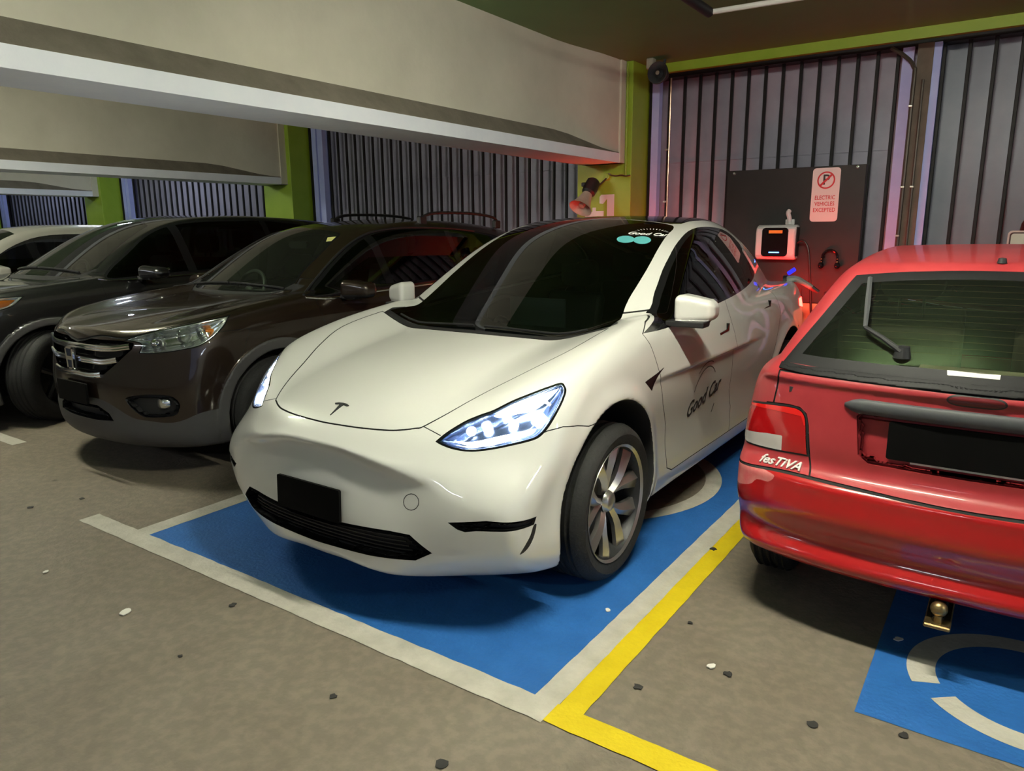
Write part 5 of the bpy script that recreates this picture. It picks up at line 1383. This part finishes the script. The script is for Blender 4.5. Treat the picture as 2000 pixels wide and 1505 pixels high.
P = dict(length=3.80, nose=(.10, .24), tail=(.25, .25),
    top=[(-.4, .9), (-.1, .985), (0, 1.0), (.1, 1.012), (.5, 1.015), (1.5, 1.005), (2.5, .985), (2.9, .94), (3.4, .86), (3.7, .74), (4.2, .5)],
    front=[(.10, .17), (.22, .10), (.27, .055), (.31, .014), (.345, .016), (.375, .034), (.42, .030), (.465, .004), (.53, -.006), (.59, -.002), (.625, .012), (.645, .045), (.665, .062), (.72, .066), (.85, .070), (.97, .080), (1.05, .095), (1.7, .3)],
    plan=[(-.5, .74), (0, .785), (.25, .81), (.6, .825), (1.5, .828), (2.5, .82), (3.2, .80), (3.6, .75), (4.2, .65)],
    section=[(0, -.10), (.2, -.06), (.28, -.03), (.36, -.008), (.48, .004), (.6, .004), (.72, -.004), (.85, -.02), (.95, -.04), (1.03, -.065), (1.2, -.16), (1.8, -.5)],
    roof=[(-.3, .60), (.0, .905), (.10, 1.03), (.20, 1.15), (.30, 1.262), (.37, 1.338), (.415, 1.378), (.45, 1.398), (.52, 1.412), (.7, 1.428), (1.1, 1.447), (1.6, 1.45), (2.0, 1.40), (2.4, 1.24), (2.8, 1.02), (3.2, .8), (4.2, .3)],
    belt=[(-.3, .60), (0, .665), (.3, .700), (1.0, .735), (2.0, .735), (2.7, .68), (3.5, .55)],
    belt_z=1.0, tumble=(.50, .16), crown=.05, ws_curve=.16, bulge=0, bulge_x=(.4, .8), bulge_y=(1.3, 1.9),
    beak=(.3, .6), k_nose=(.03, .04), k_shoulder=.07, k_corner=.10, k_roof=.055, k_belt=.03,
    cab_low=.02, bottom=.27, arches=AR, flare=.006, well_x=.5, rear=[(0, .1), (.4, .0), (.7, .05), (1.0, .2)])
RH.f = car_sdf(P); t_ = time.time()
def h(px):  # outlines lie on the camera side of the car (x < 0): mirror to +x
    return RH.hit(px)
win = h([(1529, 706), (1529, 706), (1600, 622), (1673, 537), (1673, 537), (1760, 531), (1880, 528), (1990, 528)])
lamp_ = h([(1472, 781), (1472, 781), (1499, 785), (1540, 790), (1562, 796), (1574, 808), (1578, 830), (1581, 892), (1581, 892), (1560, 888), (1520, 881), (1475, 870), (1457, 860), (1454, 842), (1461, 808)])
clear_ = h([(1450, 836), (1500, 845), (1529, 850), (1527, 880), (1475, 869), (1452, 858)])
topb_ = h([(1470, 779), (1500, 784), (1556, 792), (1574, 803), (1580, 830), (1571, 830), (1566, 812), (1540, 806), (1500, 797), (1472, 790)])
seam_ = h([(1442, 894), (1520, 915), (1578, 934), (1640, 950), (1700, 963), (1800, 986), (1900, 1002), (1990, 1015)])
gate_ = h([(1524, 722), (1517, 760), (1511, 786)]); gate2 = h([(1582, 893), (1580, 934)])
bar_ = h([(1647, 800), (1650, 785), (1665, 779), (1700, 780), (1800, 793), (1900, 807), (1990, 818), (1990, 858), (1900, 842), (1800, 826), (1700, 812), (1652, 808)])
oval_ = h([(1833, 774), (1838, 765), (1855, 763), (1925, 771), (1943, 777), (1948, 788), (1940, 795), (1920, 795), (1850, 786), (1836, 781)])
scuff_ = h([(1434, 905), (1450, 898), (1475, 908), (1500, 920), (1512, 930), (1500, 940), (1478, 935), (1462, 945), (1440, 935)])
strip_ = h([(1529, 708), (1700, 731), (1850, 748), (1990, 762)]); tx = h([(1525, 904), (1560, 912), (1490, 895)])
pl_ = h([(1703, 825), (1703, 900), (1980, 930)]); wb = h([(1762, 693)])[0]; wk = h([(1693, 648)])[0]; wt = h([(1701, 548)])[0]; noz = h([(1957, 514)])[0]
for n_, v_ in (('win', win), ('lamp', lamp_), ('seam', seam_), ('bar', bar_), ('oval', oval_), ('pl', pl_), ('gate', gate_), ('gate2', gate2), ('strip', strip_), ('wiper', [wb, wk, wt])): print('RH', n_, np.round(v_, 2).tolist())
B = Body(RH, P, (0, -.12, .18), (.98, 3.92, 1.54), .0135)
B.basics(AR, .282, None)
ws = list(win[:5]) + [np.array((-.30, .425, 1.37)), np.array((-.1, .42, 1.38)), np.array((0, .42, 1.38))]
wh = [np.array((0, .095, 1.03)), np.array((-.3, .115, 1.03)), np.array((-.5, .15, 1.03))] + ws
rg = Reg(symloop([p * FLIPX for p in wh]), (0, -.75, .66), None, .05)
w = B.take(rg, 1); inn, r = w.split(rg.grown(-.045), 1); RG = inn.obj('rear_window', MT['rear_glass'], root); r.obj('window_ceramic_border', MT['satin_black'], RG); B.ws = inn
# side glass (front screen likewise)
dl = [np.array((.7, y, z)) for y, z in ((.42, 1.06), (.62, 1.28), (.75, 1.33), (1.3, 1.36), (1.75, 1.34), (2.2, 1.12), (2.3, 1.03), (1.2, 1.03))]
B.sides(dl, [(1.12, -.1, .07)], MT['privacy'], MT['gloss_black'])
fs = [np.array(p) for p in ((0, 2.72, 1.0), (.35, 2.66, 1.0), (.56, 2.55, 1.0), (.60, 2.42, 1.05), (.52, 2.1, 1.3), (.47, 1.95, 1.37), (.2, 2.0, 1.38), (0, 2.02, 1.38))]
B.windscreen(fs, MT['rear_glass'], (0, .6, .8))
RP = MT['red_faded']
# black strip under the rear window
sp_ = [np.array(p) for p in ((0, .09, 1.03), (-.3, .11, 1.03), (-.55, .15, 1.03), (-.645, .18, 1.035), (-.65, .17, 1.012), (-.55, .14, 1.003), (-.3, .1, 1.0), (0, .09, .999))]
st_ = B.take(Reg(symloop([p * FLIPX for p in sp_]), (0, -1, .15), .4, -.3), 1); st_.obj('window_garnish', MT['satin_black'], root, .004, thick=.006)
# tail lamps
for lp in B.pair(Reg(csmooth(lamp_ * FLIPX, 4), (.45, -.9, 0), .5, -.1), 2):
    sg = 1 if lp.V[lp.T[0, 0], 0] > 0 else -1; m = np.array([-sg, 1, 1.0])
    base = Reg(csmooth(lamp_ * m, 4), (sg * .45, -.9, 0), .5, -.1)
    inn, rim_ = lp.split(base.grown(-.008), 1)
    cl, inn = inn.split(Reg(clear_ * m, (sg * .45, -.9, 0), .5, -.1), 1); tb, inn = inn.split(Reg(topb_ * m, (sg * .45, -.9, 0), .5, -.1), 1)
    T_ = inn.obj('tail_light', MT['red_lens'], root, .004); rim_.obj('lamp_gasket', MT['black'], T_)
    if len(cl.T): cl.obj('reversing_lens', MT['clear_lens'], T_, .004)
    if len(tb.T): tb.obj('lamp_top_edge', MT['red_lens_lit'], T_, .005)
sz = spl([(0, .622), (.03, .622), (.12, .623), (.28, .628), (.49, .632), (.61, .63), (.8, .612), (1.2, .60)])
bu = B.take(lambda V, N: np.maximum(V[:, 2] - sz(np.abs(V[:, 0])), V[:, 1] - .36 - .1 * (V[:, 2] - .3)), 1, .009)
sc_, bu = bu.split(Reg(csmooth(scuff_, 3), (-.6, -.8, 0), .4, 0), 1)
BU = bu.obj('rear_bumper', MT['red_gloss'], root)
if len(sc_.T): sc_.obj('paint_scuff', MT['scuff'], BU)
gt = [np.array((0, 0, 1.0)), gate_[0], gate_[1], gate_[2]] + [p for p in lamp_[2:9]] + [gate2[1], np.array((-.28, .02, .628)), np.array((0, .01, .622))]
gate = B.take(Reg(symloop([p * FLIPX for p in gt]), (0, -1, 0), .5, -.2), 1, .007); B.line.append(gate)
ba = [np.array(p) for p in bar_[:5]] + [np.array((0, .04, .95)), np.array((0, 0, .90)), bar_[-3], bar_[-2], bar_[-1]]
bh = [p * FLIPX for p in [np.array((0, .05, .952)), np.array((-.15, .05, .952)), np.array((-.31, .06, .952)), np.array((-.375, .06, .945)), np.array((-.395, .05, .925)), np.array((-.39, .04, .905)), np.array((-.30, .03, .898)), np.array((0, .02, .895))]]
rq = [np.array((x, 0, z)) for x, z in ((0, .900), (.34, .895), (.352, .88), (.335, .74), (.30, .715), (0, .712))]
rec_, gate = gate.split(Reg(symloop(rq), (0, -1, 0), .5, -.3), 2); recess(rec_, 'plate_recess', RP, root, (0, .022, 0))
xs = np.linspace(-.395, .395, 33); gv = []; gf_ = []; n_ = 10
for i, x in enumerate(xs):
    e = min(1, (1 - abs(x) / .395) / .12 + .02) ** .5; zc = .917; hz = .027 * max(e, .25); y0 = RH.onfront(x, .917, -.2)[0]
    for k in range(n_):
        a = 2 * math.pi * k / n_; gv.append((x, y0 - .004 - .016 * max(math.cos(a), -.3) * e ** .5, zc + hz * math.copysign(abs(math.sin(a)) ** .6, math.sin(a))))
for i in range(len(xs) - 1):
    for k in range(n_): gf_.append((i * n_ + k, i * n_ + (k + 1) % n_, (i + 1) * n_ + (k + 1) % n_, (i + 1) * n_ + k))
gf_ += [tuple(range(n_)), tuple(range((len(xs) - 1) * n_, len(xs) * n_))]
MB().add(gv, gf_, True).build('tailgate_garnish', MT['grey_plastic'], root, sharp=1.2)
ov = [np.array((.058 * math.copysign(abs(math.cos(a)) ** .5, math.cos(a)) * 1.35, .06, .978 + .015 * math.sin(a))) for a in np.linspace(0, 6.28, 25)[:-1]]
OV = Reg(ov, (0, -1, 0), .4, -.3); ov_, gate = gate.split(OV, 2); og_, gate = gate.split(OV.grown(.006), 1)
HS = ov_.obj('high_stop_lamp', mat('dull_red_lens', (.13, .010, .012), .3), root, .003); og_.obj('lamp_gasket', MT['black'], HS, .001)
gate.obj('tailgate', RP, root)
fdp = [np.array((.85, y, z)) for y, z in ((1.16, 1.1), (1.10, .8), (1.12, .40), (2.35, .38), (2.40, .7), (2.38, 1.1))]
for d in B.pair(Reg(fdp, EX, .4, .1), 1, .005):
    d.obj('side_door', RP, root); B.line.append(d)
hd = [np.array(p) for p in ((0, 3.70, .8), (.45, 3.60, .8), (.62, 3.4, .85), (.66, 3.0, .92), (.64, 2.70, .97), (.3, 2.78, .97), (0, 2.82, .97))]
hood = B.take(Reg(symloop(hd), EZ, .4, .2), 1, .006); hood.obj('bonnet', RP, root)
B.finish(RP, .6)
# plate, wiper, nozzle, lettering
po = MB().prism(rrect(-.186, .186, -.067, .067, .008), -.006, .006, 'y').build('number_plate', MT['plate'], root)
py = RH.onfront(0, .81, -.2)[0] + .022; po.location = (.0, py - .012, .812); po.scale = (1.32, 1, 1.0)
MB().box((-.17, py - .010, .736), (.17, py + .004, .744)).build('plate_lower_edge', MT['white_pipe'], root)
wv = unit(grad(RH.f, wb[None]))[0]
mbw = MB(); up = lambda p, d: p + unit(grad(RH.f, p[None]))[0] * d
mbw.tube([up(wb, .02), up((wb + wk) / 2, .035), up(wk, .03)], [.012, .009, .008], 8)
wo = mbw.build('rear_wiper', MT['black'], root)
MB().tube([up(wk, .03), up((wk + wt) / 2, .022), up(wt, .016)], [.008, .011, .009], 6).build('wiper_blade', MT['grey_plastic'], wo)
MB().lathe([(.0, .035), (.022, .03), (.026, .01), (.03, -.01)], 16, 'z', tuple(wb)).build('wiper_pivot', MT['black'], wo)
MB().lathe([(.0, .02), (.012, .018), (.016, .0)], 12, 'z', tuple(noz)).build('washer_nozzle', MT['black'], root)
nt_ = unit(grad(RH.f, tx[0][None]))[0]
te = text_mesh('tailgate_lettering', 'fesTiVA', (.054), MT['badge_silver'], root, .003, .25, bold=.0010); place(te, tx[0] + nt_ * .004, tx[1] - tx[2], nt_)
# demister wires, label and paper on the parcel shelf
for k in range(13):
    y0_ = .17 + .018 * k; z0_ = None; pts = []
    xe = .47 - .010 * k
    for x in np.linspace(-xe, xe, 13):
        yy = y0_ + .16 * x * x; pts.append((x, yy, RH.ontop(x, yy)[0] - .003))
    MB().tube(pts, .0006, 4).build('demister_wire', mat('demister_copper', (.16, .12, .05), .6) if k == 0 else bpy.data.materials['demister_copper'], RG)
lb_ = h([(1850, 722), (1955, 732), (1953, 742), (1850, 733)]); a, _ = r.split(Reg(lb_, (0, -.75, .66), .3, 0), 1)
if len(a.T): a.obj('window_label', MT['scrap'], RG, .002)
MB().prism([(.15, 1.0), (.42, 1.02), (.42, 1.03), (.15, 1.01)], -.20, .45, 'x').build('folded_paper', mat('cream_paper', (.50, .49, .36), .7), root)
MB().box((-.60, .14, .93), (.60, .60, .95)).build('parcel_shelf', MT['lining'], root)
for x in (-.30, .30): make_seat(root, x, .95, .52, face=1, m=mat('tan_cloth_seat', (.09, .085, .065), .8), head=False)
for x in (-.33, .33): make_seat(root, x, 1.65, .50, face=1, m=MT['seat'])
make_steering(root, (.33, 2.15, .92), m=MT['black'])
MB().prism([(2.72, .80), (2.60, .96), (2.35, .96), (2.30, .80)], -.60, .60, 'x').build('dashboard', MT['lining'], root)
rounded_mirror(root, RH, (.86, 2.25, 1.02), (.085, .05, .055), RP, MT['black'])
for (ya, za, ra) in AR:
    for sg in (1, -1): make_wheel(root, (sg * .70, ya, .282), .282, .175, .165, sg, 'dark', MT['dark_metal'], 0)
# tow bar
MT['brass'] = noise_mat('rusty_brass_ball', (.36, .26, .12), (.22, .15, .07), 20, .35, metal=.9)
tb0 = empty('tow_bar'); bpy.data.objects.remove(tb0)
bx_, by_, bz_ = -.03, .02, .262
tw = MB().box((bx_ - .04, by_ - .035, .20), (bx_ + .04, by_ + .30, .215), .004).build('tow_bar', MT['brass'], root)
MB().sphere((bx_, by_, bz_), .027, 16, 12).build('tow_ball', MT['brass'], tw); MB().lathe([(.012, bz_ - .02), (.014, .215), (.024, .213)], 14, 'z', (bx_, by_, 0)).build('ball_neck', MT['brass'], tw)
MB().tube([(bx_, by_ + .02, .205), (bx_, by_ + .35, .24), (bx_, by_ + .9, .27)], .022, 8).build('tow_tongue', MT['black'], tw)
print('RH done', round(time.time() - t_, 1))
# ------------------------------------------------------------------ charging point on the black board
MT['board'] = noise_mat('black_plywood_board', (.012, .011, .011), (.018, .016, .016), 5, .5)
MT['ply'] = noise_mat('tan_plywood', (.46, .33, .16), (.55, .40, .20), 3, .6, stretch=(1, 1, 6))
MT['white_plastic'] = mat('white_plastic', (.72, .72, .72), .35)
MT['sign_white'] = mat('white_sign_enamel', (.74, .73, .72), .4)
MT['sign_red'] = mat('red_sign_print', (.55, .02, .03), .5); MT['sign_black'] = mat('black_sign_print', (.012, .012, .012), .5)
bd = empty('charger_board', (.52, 5.20, .86)); tag(bd, 'black plywood board screwed to the fence behind the white car', 'board')
MB().box((-.60, -.03, 0), (.60, .05, 1.20), .003).build('panel', MT['board'], bd)
for x, z in ((-.535, 1.175), (.53, 1.18), (-.535, .03), (.53, .03)): MB().lathe([(0, -.038), (.012, -.036), (.016, -.03)], 12, 'y', (x, 0, z)).build('screw', MT['chrome'], bd)
pn = MB().box((.10, 5.19, .0), (1.30, 5.24, .855), .003).build('plywood_panel', MT['ply']); tag(pn, 'tan plywood panel below the black charger board', 'panel')
FY = 5.168
sg_ = empty('parking_sign', (.805, FY, 1.585)); tag(sg_, 'white electric vehicles parking sign with red no parking symbol', 'sign')
MB().prism(rrect(-.115, .115, 0, .46, .03), -.006, 0, 'y').build('sign_plate', MT['sign_white'], sg_)
mb = MB(); mb.lathe([(.062, -.0065), (.062, -.0085), (.074, -.0085), (.074, -.0065)], 40, 'y', (0, 0, .355)); a = math.radians(45)
mb.prism([(-.056, .355 - .044), (-.044, .355 - .056), (.056, .355 + .044), (.044, .355 + .056)], -.0100, -.0088, 'y'); mb.build('prohibition_ring', MT['sign_red'], sg_)
t = text_mesh('letter', 'P', .12, MT['sign_black'], sg_, .0006, bold=.002); place(t, (0, -.0075, .355), (1, 0, 0), (0, -1, 0))
for s_, z in (('ELECTRIC', .205), ('VEHICLES', .152), ('EXCEPTED', .099)):
    t = text_mesh('sign_text', s_, .049, MT['sign_red'], sg_, .0004, bold=.0005); place(t, (0, -.0070, z), (1, 0, 0), (0, -1, 0)); t.scale = (.80, 1, 1)
ch = empty('wall_charger', (.435, FY, 1.25)); tag(ch, 'white wall charger with black display and blue light bar on the black board', 'charger')
prof = [(0, 0), (-.10, 0), (-.135, .03), (-.145, .08), (-.145, .24), (-.13, .285), (-.09, .31), (0, .31)]
MB().prism(prof, -.175, .175, 'x').build('housing', MT['white_plastic'], ch).modifiers.new('edge', 'BEVEL').width = .012
dp = MB().prism(rrect(-.115, .115, .03, .285, .03), -.152, -.14, 'y').build('display_panel', MT['gloss_black'], ch)
MB().box((-.045, -.156, .062), (.045, -.151, .070), .001).build('light_bar', mat('blue_led_bar', (.1, .2, .9), .4, emit=(.04, .16, 1), estr=9), dp)
MB().box((-.055, -.154, .235), (.065, -.1515, .262)).build('warning_label', mat('orange_label', (.85, .38, .05), .5), dp)
MB().box((.168, -.11, .03), (.182, -.02, .29), .004).build('side_cover', MT['black'], ch)
hk = empty('white_hook', (.525, FY - .003, 1.565)); tag(hk, 'small white plastic hook fixed above the wall charger', 'hook')
MB().tube(smooth_open([(0, -.028, .0), (0, -.03, .02), (.0, -.05, .06), (-.012, -.05, .10), (-.005, -.035, .12)], 4), [.026] * 5 + [.02] * 12, 8).build('hook_arm', MT['white_plastic'], hk)
MB().box((-.04, -.02, -.005), (.04, 0, .045), .006).build('hook_base', MT['white_plastic'], hk)
MT['cable'] = mat('black_cable', (.012, .012, .012), .45)
plug = EV.hit([(1531, 548)])[0]
pth = smooth_open([(.62, 5.08, 1.40), (.67, 5.06, 1.42), (.72, 5.05, 1.36), (.745, 5.05, 1.2), (.77, 5.06, .95), (.80, 5.06, .70), (.90, 5.0, .35), (1.05, 4.95, .12), (1.2, 4.9, .06), (1.35, 4.8, .10), (1.36, 4.72, .4), (1.28, 4.62, .75), (1.15, 4.55, .92), (1.02, plug[1] + .03, 1.02)], 5)
cb = MB().tube(pth, .011, 8).build('charging_cable', MT['cable']); tag(cb, 'black charging cable hanging from the wall charger to the white car', 'cable')
pg = empty('charging_plug', tuple(plug)); tag(pg, 'grey charging connector plugged into the rear of the white car', 'plug')
gp_ = mat('grey_connector_plastic', (.22, .24, .22), .5)
MB().tube(smooth_open([(.012, 0, 0), (.05, 0, .012), (.10, .005, .015), (.17, .015, -.02), (.22, .02, -.05)], 4), [.034, .033, .032, .031, .03, .029, .028, .027, .026, .025, .024, .023, .022, .022, .021, .021, .02], 10).build('handle', gp_, pg)
MB().tube([(.004, 0, 0), (.03, 0, .004)], .045, 14).build('collar', MT['black'], pg)
MB().tube([(.21, .02, -.045), (.27, .03, -.085)], [.022, .016], 8).build('strain_relief', MT['black'], pg)
fl = MB().prism(rrect(-.016, .016, 0, .075, .008), -.004, .004, 'y').build('port_flap', mat('blue_flap_added_glow', (.02, .03, .75), .3, emit=(.02, .02, 1), estr=.8), pg); fl.location = (.02, .03, .055); fl.rotation_euler = (.2, .95, 0)  # flap is no lamp; the port's light is added as its own glow
hb = empty('cable_hanger', (.893, FY - .008, 1.215)); tag(hb, 'black horseshoe cable hanger on the black board', 'hanger')
arc = [(.062 * math.cos(a), -.03, .06 + .062 * math.sin(a)) for a in np.linspace(0, math.pi, 13)]
MB().tube([(.066, -.03, .0)] + arc + [(-.066, -.03, .0)], .011, 8).build('arch', MT['gloss_black'], hb)
for s_ in (-1, 1):
    MB().sphere((s_ * .068, -.04, -.012), (.026, .035, .030), 12, 8).build('end_pad', MT['gloss_black'], hb)
    MB().tube([(s_ * .05, .006, .06), (s_ * .06, -.03, .06)], .006, 6).build('stay', MT['gloss_black'], hb)
    for z in (.02, .045): MB().sphere((s_ * .066, -.043, z), .006, 8, 6).build('rivet', mat('brass_rivet', (.7, .45, .2), .3, .8), hb)
kb = empty('hanging_adapter', (.66, 5.15, .70)); tag(kb, 'small black adapter box hanging on a coiled wire below the board', 'box')
MB().box((-.034, -.02, 0), (.034, .02, .075), .005).build('case', MT['black'], kb)
co = [(.010 * math.cos(a * 6) + .006, -.004 + .010 * math.sin(a * 6), .075 + .10 * a / 6.28) for a in np.linspace(0, 6.28, 90)]
MB().tube(co + [(.006, .0, .28)], .0022, 5).build('coiled_wire', MT['black'], kb)
# ------------------------------------------------------------------ things on the nearest green column
MT['horn'] = noise_mat('dusty_beige_horn', (.36, .32, .26), (.46, .41, .33), 12, .55)
hn = empty('horn_speaker', (-1.30, 4.72, 1.93)); tag(hn, 'beige horn loudspeaker with black driver on the nearest green column', 'speaker')
ax = Vector((-.10, -.62, -.78)).normalized()
def along(o): o.rotation_mode = 'QUATERNION'; o.rotation_quaternion = Vector((0, 0, 1)).rotation_difference(ax); return o
along(MB().lathe([(.042, .05), (.055, .10), (.068, .15), (.085, .20), (.115, .245), (.118, .25), (.112, .247), (.080, .20), (.06, .15), (.045, .10), (.03, .06)], 32).build('bell', MT['horn'], hn))
along(MB().lathe([(0, -.10), (.05, -.098), (.068, -.08), (.072, .0), (.068, .05), (.045, .075), (0, .078)], 24).build('driver', MT['black'], hn))
along(MB().lathe([(0, .225), (.028, .222), (.032, .20), (.022, .12), (.018, .08)], 20).build('phase_plug', MT['horn'], hn))
MB().tube([(.05, .06, .02), (.10, .17, .11)], .009, 8).build('bracket', MT['conduit'], hn)
MB().box((-.095, -.02, .02), (-.055, .03, .06), .006).build('knob', MT['black'], hn)
wr = MB().tube(smooth_open([(-1.205, 4.885, 2.06), (-1.18, 4.88, 2.075), (-1.16, 4.885, 2.06), (-1.10, 4.885, 2.05), (-1.05, 4.885, 2.055), (-1.0, 4.885, 2.045), (-.955, 4.90, 2.05)], 4), .006, 6).build('speaker_wire', MT['conduit']); tag(wr, 'wire running across the nearest green column to the horn speaker', 'wire')
jb = MB().lathe([(0, 0), (.030, .0), (.034, .01), (.034, .03)], 18, 'y').build('junction_box', MT['green']); jb.location = (-1.205, 4.87, 2.045); tag(jb, 'small round green junction box on the nearest column', 'junction box')
num = empty('painted_number', (-1.27, 4.8985, 1.50)); tag(num, 'white painted level number on the nearest green column', 'painted number')
MB().prism([(.065, 0), (.145, 0), (.145, .375), (.0, .375), (-.02, .355), (-.02, .29), (.02, .285), (.045, .31), (.065, .335)], -.001, .0, 'y').build('digit', MT['sign_white'], num)
MB().prism([(-.185, 0), (.03, 0), (.03, .215), (-.06, .215), (-.06, .25), (-.10, .25), (-.10, .21), (-.185, .21)], -.001, .0, 'y').build('letter_foot', MT['sign_white'], num)
sr = empty('siren', (-.69, 4.93, 2.955)); tag(sr, 'black round siren under the ceiling at the corner of the fence', 'siren')
MB().lathe([(.0, -.06), (.020, -.062), (.022, -.05), (.045, -.03), (.092, -.07), (.098, -.068), (.10, -.05), (.07, .03), (.055, .08), (0, .085)], 32, 'y').build('siren_body', MT['grey_plastic'], sr)
MB().lathe([(0, -.068), (.018, -.066), (.020, -.055)], 16, 'y').build('siren_centre', MT['horn'], sr)
MB().tube([(0, .06, .02), (0, .10, .14)], .014, 8).build('siren_bracket', MT['grey_plastic'], sr)
cj = MB().box((-.035, -.035, -.04), (.035, .035, .055), .006).build('ceiling_box', MT['horn']); cj.location = (-.785, 4.93, 3.045); tag(cj, 'pale box fixed to the ceiling beside the siren', 'junction box')
# ------------------------------------------------------------------ at the right edge
MT['maroon'] = mat('dark_maroon_cover', (.055, .008, .006), .5)
cv = empty('hanging_cover', (2.46, 5.04, 1.0)); tag(cv, 'dark maroon bell shaped cover hanging on the fence at the right edge', 'cover')
MB().lathe([(.17, 0), (.21, .05), (.215, .40), (.195, .55), (.15, .66), (.12, .70)], 32, 'z').build('cover', MT['maroon'], cv)
MB().lathe([(.12, .70), (.10, .82), (.05, .86), (0, .865)], 24, 'z').build('neck', MT['black'], cv)
MB().tube([(0, 0, .86), (0, .22, .95)], .012, 8).build('hook', MT['black'], cv)
s2 = empty('notice_sign', (2.33, 4.80, 1.20)); tag(s2, 'pale notice with a thin dark border at the right edge above the red car', 'sign')
MB().prism(rrect(-.14, .42, 0, .30, .03), -.004, .004, 'y').build('plate', mat('pink_sign_edge', (.62, .46, .42), .5), s2)
MB().prism(rrect(-.128, .408, .012, .288, .024), -.0055, -.004, 'y').build('border', MT['maroon'], s2)
MB().prism(rrect(-.118, .398, .022, .278, .018), -.007, -.0055, 'y').build('panel', mat('pale_green_sign', (.58, .58, .48), .5), s2)
MB().tube([(.40, .004, .2), (.40, .46, .25)], .01, 6).build('bracket', MT['black'], s2)
